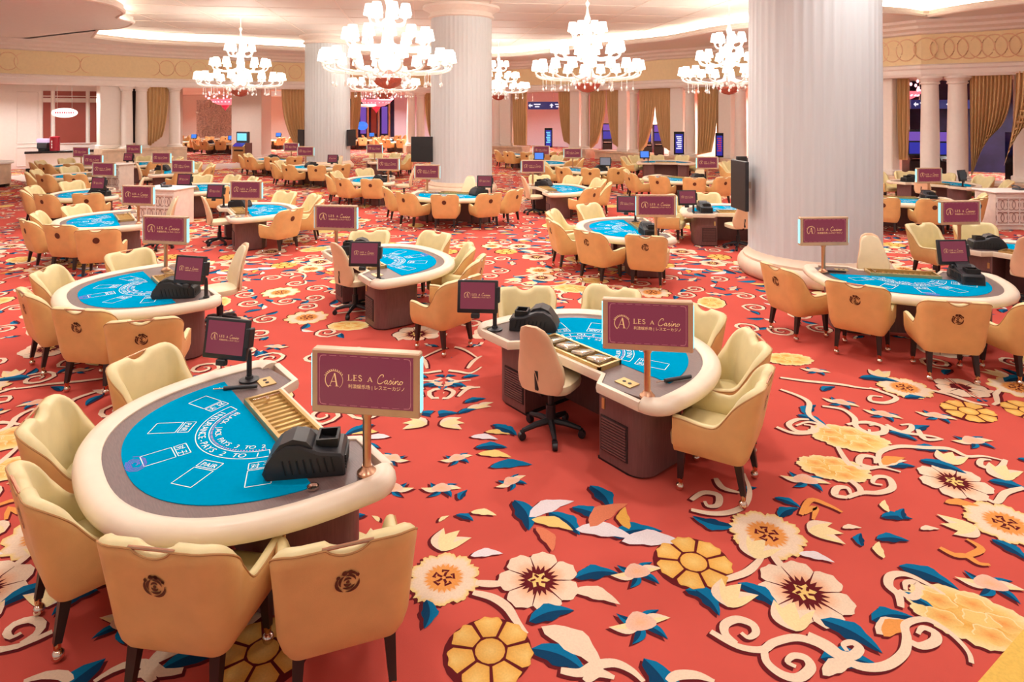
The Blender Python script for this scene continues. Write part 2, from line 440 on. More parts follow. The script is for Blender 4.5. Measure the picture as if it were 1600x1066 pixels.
def fg(p): v = at(p[0], p[1]); return (v.x, v.y)
Z1 = lambda x, y: (640 + x * .381, 660 + y * .381)
Z2 = lambda x, y: (1080 + x * .381, 660 + y * .381)
Z3 = lambda x, y: (1180 + x * .2627, 480 + y * .2627)
Z4 = lambda x, y: (560 + x * .2439, 420 + y * .2439)
def draw(M, mv):
    """the measured repeat; mv maps a floor point to where this copy lies, returning (x, y, mirror, turn)"""
    def P(p): x, y = fg(p); return mv(x, y)
    def put(fn, p, r, a=0.0, **k):
        x, y, mi, tu = P(p); fn(x, y, r, (math.pi - a if mi < 0 else a) + tu, **k)
    def vine(Z, L, w=.05):
        M.vine([P(Z(*q))[:2] for q in L], w)
    for p, r in ((Z1(530, 650), .27), (Z2(465, 700), .29), (Z2(1080, 245), .27), (Z3(1230, 480), .27)): put(M.daisy, p, r)
    for p, r in ((Z1(140, 640), .25), (Z2(310, 460), .28), (Z2(1290, 415), .28), (Z3(890, 480), .29)): put(M.gerbera, p, r)
    for p, r in ((Z1(330, 940), .24), (Z1(1165, 575), .25), (Z3(1270, 620), .24)): put(M.goldflower, p, r, .3)
    for p, r, a in ((Z2(650, 65), .3, -.3), (Z2(585, 190), .3, -.3), (Z2(1150, 800), .36, -.55), (Z3(200, 310), .3, 0), (Z3(560, 780), .36, -.4)): put(M.peony, p, r, a)
    for p, r, a in ((Z1(195, 150), .1, .3), (Z1(130, 275), .11, 0), (Z1(420, 245), .1, .6), (Z1(935, 620), .12, .2), (Z1(950, 830), .13, .2),
                    (Z3(360, 380), .11, -.4), (Z3(510, 570), .12, -.6), (Z3(760, 640), .12, -.6), (Z3(1080, 650), .12, -.5), (Z3(1300, 800), .13, 0), (Z2(470, 240), .13, -.3), (Z2(1230, 670), .13, -.3)):
        put(M.bud, p, r, a)
    for Z, x, y, ln, a in ((Z1, 205, 320, .13, 1.2), (Z1, 190, 380, .14, -.5), (Z1, 430, 320, .34, -1.3), (Z1, 570, 370, .3, -.9), (Z1, 665, 350, .26, -.6), (Z1, 740, 260, .3, -1.2),
                           (Z1, 830, 470, .34, .15), (Z1, 680, 640, .26, .15), (Z1, 490, 820, .26, .3), (Z1, 500, 930, .3, -.5), (Z1, 70, 730, .2, -1.5), (Z1, 1130, 690, .22, -.5), (Z1, 960, 970, .3, -1.3),
                           (Z1, 270, 105, .26, 0), (Z1, 340, 10, .2, -.7), (Z2, 170, 430, .26, 2.7), (Z2, 360, 390, .2, .5), (Z2, 190, 660, .26, -.9), (Z2, 530, 810, .3, -.8), (Z2, 530, 970, .28, -.2), (Z2, 740, 815, .24, .1),
                           (Z2, 780, 390, .2, -.1), (Z2, 870, 400, .14, 1.0), (Z2, 700, 510, .14, 1.1), (Z2, 760, 480, .2, -.1), (Z2, 1220, 240, .26, -.6), (Z2, 1230, 480, .22, -1.2), (Z2, 940, 160, .22, -.6), (Z2, 850, 700, .18, -.8),
                           (Z2, 20, 690, .2, -1.2), (Z2, 850, 590, .3, -.7), (Z2, 200, 290, .16, .4), (Z2, 340, 310, .18, -.7), (Z3, 620, 420, .36, -.3), (Z3, 890, 540, .2, 0), (Z3, 1320, 560, .2, 0), (Z3, 1410, 610, .34, -.3),
                           (Z3, 300, 640, .26, .8), (Z3, 250, 640, .26, -.9), (Z3, 940, 840, .26, -.2), (Z3, 980, 910, .3, -.7), (Z3, 400, 500, .2, .5), (Z3, 790, 740, .22, -.8), (Z3, 960, 740, .2, .5), (Z3, 800, 950, .2, 0), (Z3, 1560, 900, .2, -.8)):
        x, y, mi, tu = P(Z(x, y)); M.leaf(x, y, ln * 1.1, (math.pi - a if mi < 0 else a) + tu, .44, wave=.16)
    for Z, x, y, ln, a, c in ((Z1, 490, 390, .4, .5, WHT), (Z1, 680, 440, .42, -.25, WHT), (Z1, 870, 490, .44, -.05, WHT), (Z1, 500, 400, .32, -.4, YEL), (Z1, 520, 430, .28, -1.2, SAL), (Z1, 740, 430, .42, .7, SAL),
                              (Z1, 900, 440, .26, 1.5, GLD), (Z1, 250, 60, .26, -.2, WHT), (Z1, 280, 130, .3, -.2, YEL), (Z1, 310, 40, .24, -.2, YEL), (Z1, 250, 550, .22, .1, WHT), (Z1, 250, 370, .2, -.2, PAL), (Z1, 120, 410, .1, .8, PAL), (Z1, 330, 185, .36, .1, BLU),
                              (Z1, 670, 690, .3, -.4, CRM), (Z1, 540, 840, .44, -.75, CRM), (Z2, 810, 370, .16, 1.2, PAL), (Z2, 620, 435, .14, 0, CRM), (Z2, 790, 560, .18, 1.2, PAL), (Z2, 940, 440, .14, 0, CRM), (Z2, 440, 540, .22, -.4, WHT),
                              (Z2, 540, 1040, .24, .3, CRM), (Z2, 760, 870, .28, .3, CRM), (Z2, 790, 880, .26, .4, ORG), (Z2, 1040, 330, .24, -.2, ORG), (Z3, 740, 950, .3, .3, CRM), (Z3, 760, 940, .28, .4, ORG), (Z3, 1090, 500, .4, -.3, CRM), (Z3, 1360, 580, .44, -.5, CRM)):
        x, y, mi, tu = P(Z(x, y)); M.leaf(x, y, ln, (math.pi - a if mi < 0 else a) + tu, .36, c, c, wave=.12)
    for p, r, a in ((Z1(130, 530), .2, 1.1), (Z2(430, 860), .2, 1.2), (Z2(480, 450), .2, -.1), (Z2(1170, 430), .2, 3.0), (Z2(150, 760), .2, .9), (Z2(1290, 240), .18, 1.0), (Z3(770, 420), .2, 1.3), (Z3(1180, 940), .2, 1.0), (Z3(1490, 1020), .2, .9), (Z2(260, 560), .2, .9)):
        put(M.tulip, p, r, a)
    for Z, L in ((Z2, ((80, 860), (190, 920), (290, 935), (340, 905), (430, 885), (520, 910), (600, 960), (700, 1005), (800, 1000), (870, 950), (885, 890), (880, 830), (960, 810), (1040, 850), (1100, 900), (1140, 950), (1150, 990))),
                 (Z2, ((300, 930), (310, 985), (370, 1035), (440, 1050), (490, 1010), (470, 970), (420, 960), (395, 985), (430, 1005))),
                 (Z2, ((185, 910), (140, 870), (140, 830), (190, 810), (250, 830), (265, 865), (235, 885), (205, 865))),
                 (Z2, ((480, 870), (560, 910), (610, 950), (660, 960), (690, 930), (660, 905), (625, 915), (640, 940))),
                 (Z2, ((880, 890), (940, 920), (1000, 900), (1000, 865), (950, 845), (930, 870))),
                 (Z2, ((860, 760), (850, 710), (810, 670), (820, 630), (880, 625), (960, 660), (1040, 710))),
                 (Z2, ((850, 690), (900, 720), (940, 695), (920, 660), (880, 660), (880, 690))),
                 (Z2, ((600, 100), (630, 150), (660, 180), (720, 190), (780, 185), (860, 205))), (Z2, ((770, 170), (775, 125), (850, 100), (960, 105), (1060, 110), (1130, 140), (1200, 140), (1290, 160))),
                 (Z2, ((1290, 155), (1260, 190), (1190, 180), (1190, 155), (1230, 155))), (Z2, ((740, 185), (690, 170), (700, 140), (750, 145), (755, 170))),
                 (Z2, ((640, 310), (590, 300), (600, 270), (640, 270), (655, 295))), (Z2, ((640, 310), (700, 290), (770, 290), (825, 270), (810, 230), (760, 225), (745, 250), (785, 258))), (Z2, ((640, 230), (690, 270), (690, 300))),
                 (Z2, ((110, 655), (220, 620), (270, 580), (300, 540))), (Z2, ((330, 540), (370, 590), (400, 620))), (Z2, ((0, 360), (80, 375), (160, 370), (220, 340), (240, 280), (215, 210))),
                 (Z2, ((100, 230), (130, 270), (200, 290))), (Z2, ((0, 320), (50, 290), (110, 300), (110, 340), (70, 345), (55, 325))), (Z2, ((1365, 270), (1290, 290), (1250, 330), (1190, 300))), (Z2, ((350, 20), (420, 45), (500, 40), (530, 15), (480, 0), (430, 15))),
                 (Z2, ((640, 10), (720, 0), (790, 20), (790, 45), (740, 50), (730, 30))), (Z2, ((800, 10), (860, 40), (900, 30), (900, 10), (860, 12))), (Z2, ((930, 30), (960, 70), (1030, 70))),
                 (Z1, ((270, 660), (340, 665), (400, 660))), (Z1, ((260, 700), (340, 720), (400, 760), (440, 820), (480, 870))), (Z1, ((620, 1020), (700, 1030), (760, 1000), (840, 990), (910, 1020), (960, 1066))),
                 (Z1, ((720, 1066), (770, 1030), (840, 1050))), (Z1, ((1060, 1066), (1100, 1040), (1180, 1040), (1250, 1066))),
                 (Z3, ((150, 490), (260, 530), (320, 570), (320, 640), (400, 700), (470, 740))), (Z3, ((320, 670), (250, 670), (200, 700), (250, 740), (330, 740), (340, 710), (290, 700))),
                 (Z3, ((150, 420), (300, 440), (500, 460), (620, 480), (740, 490))), (Z3, ((400, 590), (520, 610), (590, 660), (600, 710), (680, 750), (760, 740), (740, 700), (680, 705))), (Z3, ((590, 690), (680, 690), (790, 720), (900, 750), (1050, 770), (1120, 790))),
                 (Z3, ((680, 480), (740, 500), (840, 540), (780, 570), (690, 560), (690, 530), (760, 535))), (Z3, ((1020, 490), (1150, 520), (1300, 570), (1420, 590)))):
        vine(Z, L, .055 if Z is not Z1 else .06)
    for L in (((130, 610), (110, 580), (180, 540), (250, 510), (350, 510), (450, 515), (520, 510)), ((480, 585), (430, 560), (425, 530), (480, 515), (560, 540), (560, 575), (500, 580), (475, 555)),
              ((470, 630), (560, 650), (640, 660), (720, 670), (790, 630)), ((440, 830), (460, 790), (550, 770), (610, 790), (570, 830), (495, 820), (500, 797), (550, 797)), ((440, 720), (530, 690), (620, 720), (720, 715)), ((640, 820), (700, 770), (780, 760)),
              ((700, 640), (740, 590), (790, 560)), ((440, 710), (480, 690), (500, 720)), ((720, 470), (780, 440), (790, 480), (740, 500)), ((530, 510), (600, 500), (680, 520), (760, 570))):
        vine(Z4, L, .05)
    put(M.peony, Z4(340, 610), .34, 0.0); put(M.tulip, Z4(520, 1000), .2, .1); put(M.bud, Z4(560, 745), .11, .4)
    for x, y, ln, a in ((450, 950, .3, .25), (590, 740, .2, -.4), (670, 700, .2, .3), (540, 695, .16, .2), (680, 860, .24, .4), (640, 930, .2, .5), (870, 1010, .28, -.7), (520, 580, .16, .3), (700, 500, .18, .2), (240, 510, .18, -.4), (60, 600, .2, .3)):
        x, y, mi, tu = P(Z4(x, y)); M.leaf(x, y, ln, (math.pi - a if mi < 0 else a) + tu, .44, wave=.16)
    for x, y, ln, a in ((690, 900, .26, .2), (760, 890, .2, .6), (650, 770, .2, .1)):
        x, y, mi, tu = P(Z4(x, y)); M.leaf(x, y, ln, (math.pi - a if mi < 0 else a) + tu, .4, CRM, PAL)
    # orange scroll ornaments
    for Z, L in ((Z2, ((450, 380), (490, 320), (560, 340), (620, 370))), (Z2, ((460, 375), (510, 350), (500, 400))), (Z2, ((1020, 515), (1080, 545), (1130, 550), (1180, 580), (1225, 585))), (Z2, ((1130, 550), (1190, 520), (1130, 480)))):
        M.vine([P(Z(*q))[:2] for q in L], .05, ORG)

def build_floor():
    fl = obj('floor', plane_mesh('floor', [(-45, -4), (45, -4), (45, 75), (-45, 75)], 0.0, 'carpet_red'), kind='structure', label='red patterned casino carpet covering the whole hall')
    def pattern(name, pr):
        me = bpy.data.meshes.new(name)
        me.from_pydata(pr.v, [], pr.f); me.update()
        ca = me.color_attributes.new('Col', 'FLOAT_COLOR', 'POINT')
        cache = {}
        arr = np.array([cache.setdefault(c, lin(c)) for c in pr.c], dtype=np.float32).ravel()
        ca.data.foreach_set('color', arr)
        me.materials.append(MATS['carpet'])
        # faces must look up
        bm = bmesh.new(); bm.from_mesh(me)
        for f in bm.faces:
            f.normal_update()
            if f.normal.z < 0: f.normal_flip()
        bm.to_mesh(me); bm.free()
        return obj(name, me, fl, (0, 0, 0.001), kind='stuff')
    W, D = 5.6, 5.0; x0, y0 = -0.75, 3.3
    def clip(pr):                                  # one repeat ends at the edge of its cell
        ok = lambda p: x0 <= p[0] <= x0 + W and y0 <= p[1] <= y0 + D
        pr.f = [f for f in pr.f if all(ok(pr.v[i]) for i in f)]
    pr = Print(); draw(Motifs(pr, 1.0), lambda x, y: (x, y, 1, 0)); clip(pr)
    pattern('carpet_pattern', pr)
    # the same repeat woven on over the rest of the hall, alternately mirrored
    pr = Print(); M = Motifs(pr, .4)
    one = Print(); Mo = Motifs(one, .4); draw(Mo, lambda x, y: (x, y, 1, 0))
    taken = [(sum(one.v[i][0] for i in f) / len(f), sum(one.v[i][1] for i in f) / len(f)) for f in one.f[::6]]
    g = random.Random(11); T_ = np.array(taken)
    for t in range(900):                           # fill what the near repeat leaves bare
        x, y = x0 + g.uniform(.15, W - .15), y0 + g.uniform(.15, D - .15)
        dd = float(np.min(np.hypot(T_[:, 0] - x, T_[:, 1] - y)))
        if dd < .2: continue
        a_ = g.uniform(0, 6.28); new = [(x, y)]
        q = g.random()
        if dd > .36 and q < .55: g.choice([Mo.daisy, Mo.gerbera, Mo.peony, Mo.goldflower])(x, y, min(.32, dd * .8), a_); r_ = min(.32, dd * .8)
        elif q < .72: r_ = min(.2, dd * .9); Mo.curl(x, y, r_, a_, g.choice((-1, 1))); Mo.leaf(x + r_ * math.cos(a_), y + r_ * math.sin(a_), .22, a_ + 1, .4)
        elif q < .9: r_ = .13; Mo.bud(x, y, .11, a_)
        else: r_ = .15; Mo.leaf(x, y, .26, a_, .4); Mo.leaf(x, y, .22, a_ + 2, .36, WHT, CRM)
        new += [(x + r_ * math.cos(k), y + r_ * math.sin(k)) for k in (0, .8, 1.6, 2.4, 3.1, 3.9, 4.7, 5.5)]
        T_ = np.vstack([T_, np.array(new)])
    clip(one)
    V = np.array(one.v); base_f = one.f; n = len(V)
    allv = []; k = 0
    for j in range(-1, 13):
        for i in range(-7, 6):
            if (i, j) == (0, 0): continue
            cx = x0 + (i + .5) * W; cy = y0 + (j + .5) * D
            if cy > 62 or abs(cx) > 0.85 * cy + 4 or (cy > 40 and not -36 < cx < 4): continue
            Q = V.copy(); mi = -1 if (i + j) % 2 else 1; mj = -1 if j % 2 else 1
            Q[:, 0] = (V[:, 0] - (x0 + W / 2)) * mi + cx; Q[:, 1] = (V[:, 1] - (y0 + D / 2)) * mj + cy
            allv.append(Q); pr.f += [tuple(q + k * n for q in f) for f in base_f]; pr.c += one.c; k += 1
    pr.v = [tuple(p) for Q in allv for p in Q]
    pattern('carpet_pattern', pr)
    c = [at(1530, 1066), at(1600, 985), atd(2100, 3.4), atd(2100, 1.5), atd(1500, 1.5), at(1500, 1100)]
    obj('carpet_border', plane_mesh('carpet_border', [(p.x, p.y) for p in c], 0.0085, 'yellow_carpet', 0.008), fl)
    return fl
FLOOR = build_floor()

# ------------------------------------------------------------------ colonnade ring, ceiling, columns
RING_PX = [(-150, 27.5), (0, 28.8), (120, 31), (250, 33.8), (350, 35.5), (477, 37.5), (545, 42), (650, 45), (720, 45), (800, 43.5), (905, 41), (985, 37.5), (1040, 35), (1130, 32.8), (1200, 29.5), (1370, 25), (1445, 23.4), (1530, 22.6), (1600, 21.8), (1800, 20)]
RING = [atd(p, d) for p, d in RING_PX]
def ring_at(px, off=0.0):
    d = float(np.interp(px, [p for p, _ in RING_PX], [q for _, q in RING_PX])) + off
    return atd(px, d)
def ring_dir(px):
    a, b = ring_at(px - 8), ring_at(px + 8); return math.atan2(b.y - a.y, b.x - a.x)
def offset_ring(pts, off):
    out = []
    for i, p in enumerate(pts):
        a = pts[max(0, i - 1)]; b = pts[min(len(pts) - 1, i + 1)]
        t = (b - a); t.z = 0; t.normalize()
        out.append(Vector((p.x - t.y * off, p.y + t.x * off, 0)))      # positive = outwards
    return out
def sweep(name, pts, prof, m):
    rings = [[(0, 0, 0)] * len(prof) for _ in pts]
    offs = {}
    for j, (o, z) in enumerate(prof):
        q = offset_ring(pts, o)
        for i in range(len(pts)): rings[i][j] = (q[i].x, q[i].y, z)
    return MB().loft(rings).build(name, m, 25)
trim = obj('trim_1', sweep('trim_1', RING, [(-.45, 4.2), (-.5, 4.3), (-.5, 4.45), (-.56, 4.5), (-.56, 4.6), (-.46, 4.65), (.45, 4.65), (.45, 4.2)], 'white_paint'), kind='structure', label='white architrave running over the columns')
obj('frieze', sweep('frieze', RING, [(-.44, 4.65), (-.44, 5.75), (.44, 5.75), (.44, 4.65)], 'frieze'), trim)
obj('cornice', sweep('cornice', RING, [(-.46, 5.72), (-.58, 5.76), (-.6, 5.84), (-.8, 5.92), (-.84, 6.02), (-1.05, 6.1), (-1.1, 6.22), (.45, 6.22), (.45, 5.72)], 'plaster'), trim)
# interlaced ring mouldings on the frieze (to the right of the great column and at the far left)
tor = MB().tube([(.36 * math.cos(t), 0, .4 * math.sin(t)) for t in [2 * math.pi * i / 20 for i in range(20)]], .022, 5, loop=True).build('ring_moulding', 'frieze_ring')
for a0, a1, n in ((1385, 1640, 13), (8, 460, 19)):
    for i in range(n):
        px = a0 + (a1 - a0) * i / (n - 1); p = ring_at(px); th = ring_dir(px)
        q = Vector((p.x + math.sin(th) * .45, p.y - math.cos(th) * .45, 5.2))
        obj('ring_moulding', tor, trim, q, (0, 0, th))
# ceiling: soffit ring at 6.2 m, light cove, coffered field at 6.75 m
COVE_PX = [(1800, -20), (1700, -6), (1600, 6), (1530, 14), (1465, 24), (1440, 27), (1370, 20), (1270, 34), (1173, 43), (1114, 50), (1049, 62), (983, 69), (917, 75), (823, 86), (772, 89), (640, 88), (560, 85), (477, 80), (376, 75), (315, 72), (240, 69), (190, 65), (141, 59)]
COVE = [atd(p, 3200.0 / (HZ - y)) for p, y in COVE_PX]
lobe = [atd(150, 25.5), atd(185, 25), atd(205, 23.5), atd(180, 22.2), atd(190, 21), atd(170, 19.5), atd(135, 18.6)]
COVE = [Vector(p) for p in crom([tuple(p) for p in COVE], 2)] + [Vector(p) for p in crom([tuple(p) for p in lobe], 3)]
near = [Vector((-14.5, 14, 0)), Vector((-15.5, 6, 0)), Vector((-13, -4, 0)), Vector((14, -4, 0)), Vector((17, 4, 0)), Vector((17.5, 12, 0))]
OPEN = COVE + near
def strip_obj(name, A, za, B, zb, m, **k):
    n = len(A); V = [(p.x, p.y, za) for p in A] + [(p.x, p.y, zb) for p in B]
    return obj(name, MB().add(V, [(i, (i + 1) % n, (i + 1) % n + n, i + n) for i in range(n)]).build(name, m, 40), **k)
def poly_offset(P, off):
    n = len(P); out = []
    for i in range(n):
        a, b = P[i - 1], P[(i + 1) % n]; t = b - a; t.z = 0; t.normalize()
        out.append(Vector((P[i].x + t.y * off, P[i].y - t.x * off, 0)))
    return out
# orientation of OPEN is counter-clockwise when its area is positive; outwards = right of travel
area = sum(OPEN[i].x * OPEN[(i + 1) % len(OPEN)].y - OPEN[(i + 1) % len(OPEN)].x * OPEN[i].y for i in range(len(OPEN)))
sg = 1 if area > 0 else -1
ceil = obj('ceiling', MB().prism([(-34, -6), (34, -6), (34, 56), (-34, 56)], CEIL, CEIL + .1).build('ceiling', 'ceiling_panel', smooth=False), kind='structure', label='beige panelled ceiling inside the glowing light cove')
OUT = poly_offset(OPEN, .75 * sg)
# soffit: a slab with the opening cut out, made of quads from the opening to a far rectangle-like outline
FAR = []
for p in OPEN:
    v = Vector((p.x, p.y - 16, 0)); FAR.append(Vector((p.x + v.x / max(v.length, .1) * 22, p.y + v.y / max(v.length, .1) * 22, 0)))
strip_obj('soffit', OPEN, 6.2, FAR, 6.2, 'soffit', parent=ceil)
LIP = poly_offset(OPEN, -.1 * sg)
n_ = len(OPEN)
rings = []
for o, z in ((0, 6.2), (-.06, 6.17), (-.12, 6.2), (-.13, 6.28), (-.06, 6.32), (-.07, 6.42), (0.06, 6.44), (.1, 6.3)):
    rings.append([(p.x, p.y, z) for p in poly_offset(OPEN, o * sg)])
obj('cove_moulding', MB().loft(rings, closed=True, caps=False, loop=True).build('cove_moulding', 'plaster', 40), ceil)
strip_obj('cove_wall_glow', OUT, 6.25, OUT, 6.72, 'cove_glow', parent=ceil)  # the cove wall glows itself in place of a hidden strip lighting it
strip_obj('cove_shelf', OPEN, 6.25, OUT, 6.25, 'white_paint', parent=ceil)
ribm = MB().box(0, 0, 0, .05, 40, .016).build('ceiling_rib', 'plaster', smooth=False)
ribn = MB().box(0, 0, 0, 34, .05, .016).build('ceiling_rib', 'plaster', smooth=False)
for i in range(-5, 6): obj('ceiling_rib', ribm, ceil, (i * 2.7, 17, CEIL - .008), (0, 0, R(8)))
for j in range(8): obj('ceiling_rib', ribn, ceil, (0, 18 + j * 2.2, CEIL - .009), (0, 0, R(8)))

def fluted(r, z0, z1, n=24, k=6):
    pts = []
    for i in range(n):
        for j in range(k):
            t = 2 * math.pi * (i + j / k) / n
            d = 0 if j == 0 else (.012 * r * math.sin(math.pi * (j) / k) ** .7)
            pts.append((t, r - d))
    rings = [[((q * s) * math.cos(t), (q * s) * math.sin(t), z) for t, q in pts] for z, s in ((z0, 1.0), (z0 + (z1 - z0) * .4, 1.0), (z1, .985))]
    return MB().loft(rings).build('shaft', 'column', 60)
big_shaft = fluted(1.12, .42, 6.35, 44)
big_base = MB().lathe([(1.2, 0), (1.25, .02), (1.29, .08), (1.31, .15), (1.3, .22), (1.26, .28), (1.21, .3), (1.21, .34), (1.18, .36), (1.14, .4), (1.12, .45)], 64).build('base', 'column_base')
big_cap = MB().lathe([(1.11, 6.3), (1.2, 6.33), (1.2, 6.4), (1.13, 6.42), (1.14, 6.5), (1.3, 6.62), (1.4, 6.66), (1.4, 6.749)], 48).build('capital', 'plaster')
def big_column(px, d, label):
    p = atd(px, d); o = thing('column', label, 'column', (p.x, p.y, 0), 0, 'great fluted columns', 'structure')
    obj('base', big_base, o); obj('shaft', big_shaft, o); obj('capital', big_cap, o)
    return p
C1 = big_column(1270, 11.75, 'massive white fluted column at right, nearest the camera')
C2 = big_column(721, 23.4, 'massive white fluted column in the middle of the hall')
C3 = big_column(512, 32.6, 'massive white fluted column far back left of the middle')

sm_shaft = MB().lathe([(.33, .1), (.31, .16), (.3, .3), (.3, 1.4), (.265, 3.42)], 20).build('shaft', 'white_paint')
sm_base = MB().lathe([(.42, 0), (.42, .06), (.38, .08), (.4, .13), (.33, .16)], 20).build('base', 'white_paint')
sm_cap = MB().lathe([(.265, 3.4), (.31, 3.43), (.31, 3.47), (.28, 3.49), (.36, 3.6), (.4, 3.62), (.4, 3.7)], 20).build('capital', 'white_paint')
def small_column(px, w_px, plinth, label, off=0.0):
    p = ring_at(px, off); s = (w_px / 1000.0 * p.y) / .6
    o = thing('column', label, 'column', (p.x, p.y, plinth), 0, 'smooth columns of the colonnade', 'structure', scale=(s, s, (4.22 - plinth) / 3.7))
    obj('base', sm_base, o); obj('shaft', sm_shaft, o); obj('capital', sm_cap, o)
def pier(px0, px1, plinth, label, depth=.5, off=.25):
    a, b = ring_at(px0, off), ring_at(px1, off); c = (a + b) / 2; w = (b - a).length; th = math.atan2(b.y - a.y, b.x - a.x)
    o = thing('pier', label, 'pier', (c.x, c.y, 0), th, 'flat white piers of the colonnade', 'structure')
    obj('shaft', MB().rbox(0, 0, (plinth + 4.22) / 2, w, depth, 4.22 - plinth, .03, 1).build('shaft', 'white_paint'), o)
    obj('base', MB().rbox(0, 0, plinth + .1, w + .12, depth + .12, .2, .03, 1).build('base', 'white_paint'), o)
def plinth(px0, px1, h, label):
    n = max(2, int(abs(px1 - px0) / 25)); P = [ring_at(px0 + (px1 - px0) * i / n) for i in range(n + 1)]
    obj('plinth', sweep('plinth', P, [(-.6, 0), (-.6, .1), (-.56, .12), (-.56, h - .12), (-.64, h - .1), (-.64, h), (.6, h), (.6, 0)], 'plinth'), kind='structure', label=label)
PL, PR, PM = 1.05, .5, .55
for a, b, h, l in ((153, 290, PL, 'beige stone plinth under the left columns behind the tables'), (632, 690, PM, 'beige stone plinth seen left of the middle column'), (770, 822, PM, 'beige stone plinth right of the middle column'),
                   (885, 925, PM, 'beige stone plinth under the column by the hanging sign'), (940, 1010, PM, 'beige stone plinth between the two curtained gaps'), (1040, 1180, PM, 'beige stone plinth behind the upright poster screens'),
                   (1350, 1423, PR, 'beige stone plinth just right of the great column'), (1434, 1800, PR, 'long beige stone plinth at the far right')):
    plinth(a, b, h, l)
for px, w, h, l in ((198, 17, PL, 'slim white column left of the mirror strip near the booth'), (221, 17, PL, 'slim white column right of the mirror strip near the booth'), (273, 16, PL, 'slim white column right of the left curtain'),
                    (642, 13, PM, 'slim white column just left of the middle great column, first of a pair'), (657, 13, PM, 'slim white column just left of the middle great column, second of a pair'), (775, 12, PM, 'slim white column at the right edge of the middle great column'),
                    (914, 13, PM, 'slim white column between the hanging sign and the curtains'), (990, 13, PM, 'slim white column between the two curtain pairs'), (1078, 16, PM, 'slim white column beside the upright poster screen'), (1157, 18, PM, 'slim white column touching the great right column'),
                    (1453, 26, PR, 'white column of the right pair, the left one'), (1496, 28, PR, 'white column of the right pair, beside the big curtain'), (1640, 30, PR, 'white column at the right beyond the curtain')):
    small_column(px, w, h, l, -.1)
for a, b, h, l in ((153, 187, PL, 'flat white pier between the booth and the first slim column'), (782, 800, PM, 'flat white pier left of the far left curtain of the middle'), (893, 908, PM, 'flat white pier right of the curtain by the hanging sign'), (970, 984, PM, 'flat white pier left of the central slim column'),
                   (1050, 1070, PM, 'flat white pier behind the upright poster screen'), (1128, 1148, PM, 'flat white pier left of the slim column by the great column'), (1355, 1400, PR, 'broad white pier just right of the great column'), (1583, 1612, PR, 'broad white pier at the far right behind the curtain')):
    pier(a, b, h, l)

# outer hall behind the colonnade
obj('ceiling_outer', sweep('ceiling_outer', RING, [(.45, 4.4), (.45, 4.6), (3.2, 4.6), (3.2, 4.4)], 'wall_beige'), kind='structure', label='lower ceiling just behind the colonnade')
obj('ceiling_side', MB().prism([(4.5, 43), (7.5, 39.5), (11.5, 34.5), (15.5, 26.5), (18, 24), (45, 20), (45, 72), (10.2, 72), (10.2, 46.5)], 4.47, 4.57).build('ceiling_side', 'wall_beige', smooth=False), kind='structure', label='pale flat ceiling of the passage behind the right columns')
obj('ceiling_far', MB().prism([(-19.5, 36.5), (-12.8, 40), (-11.4, 44), (-7, 47), (10, 46.5), (10, 72), (-48, 72), (-48, 36), (-23.5, 33)], 4.47, 4.57).build('ceiling_far', 'wall_beige', smooth=False), kind='structure', label='pale flat ceiling of the far hall')
def wall_between(name, label, p0, d0, p1, d1, m, z0=0, z1=4.45, th=.2):
    a, b = atd(p0, d0), atd(p1, d1); c = (a + b) / 2; w = (b - a).length
    return obj(name, MB().box(0, 0, (z0 + z1) / 2, w, th, z1 - z0).build(name, m, smooth=False), None, (c.x, c.y, 0), (0, 0, math.atan2(b.y - a.y, b.x - a.x)), label, kind='structure')
wall_between('wall_back', 'pale wall closing the far hall', 180, 62, 560, 66, 'wall_beige')
wall_between('wall_far', 'lilac wall of the far passage', 560, 64, 860, 58, 'wall_lilac')
wall_between('wall_passage', 'pale wall of the passage behind the curtains', 800, 56, 1010, 47, 'wall_lilac')
wall_between('wall_right', 'pale wall of the passage behind the right columns', 1000, 46, 1420, 31, 'wall_beige')
wall_between('wall_arcade', 'dark wall of the slot arcade at the far right', 1390, 33, 1900, 27, 'wall_dark')
wall_between('wall_side', 'white side wall at the far left of the hall', -260, 20, -20, 36, 'wall_beige', 0, 4.3)
wall_between('wall_behind_columns', 'plain beige wall behind the left columns', 150, 36.2, 285, 39, 'wall_beige')  # beige wall, no mirror surface
# ------------------------------------------------------------------ player's armchair
def chair_path(n):
    hw, r, yb, yf = .325, .12, -.30, .27
    seg = []
    L1 = yf - (yb + r); La = math.pi / 2 * r; Lb = 2 * (hw - r); tot = 2 * L1 + 2 * La + Lb
    out = []
    for i in range(n):
        s = tot * i / (n - 1)
        if s <= L1: p = (-hw, yf - s); nn = (-1, 0)
        elif s <= L1 + La:
            t = (s - L1) / r; nn = (-math.cos(t), -math.sin(t)); p = (-hw + r + r * nn[0], yb + r + r * nn[1])
        elif s <= L1 + La + Lb: p = (-hw + r + (s - L1 - La), yb); nn = (0, -1)
        elif s <= L1 + 2 * La + Lb:
            t = (s - L1 - La - Lb) / r; nn = (math.sin(t), -math.cos(t)); p = (hw - r + r * nn[0], yb + r + r * nn[1])
        else: p = (hw, yb + r + (s - L1 - 2 * La - Lb)); nn = (1, 0)
        out.append((p, nn))
    return out
TOP, ARM, BOT = .93, .605, .325
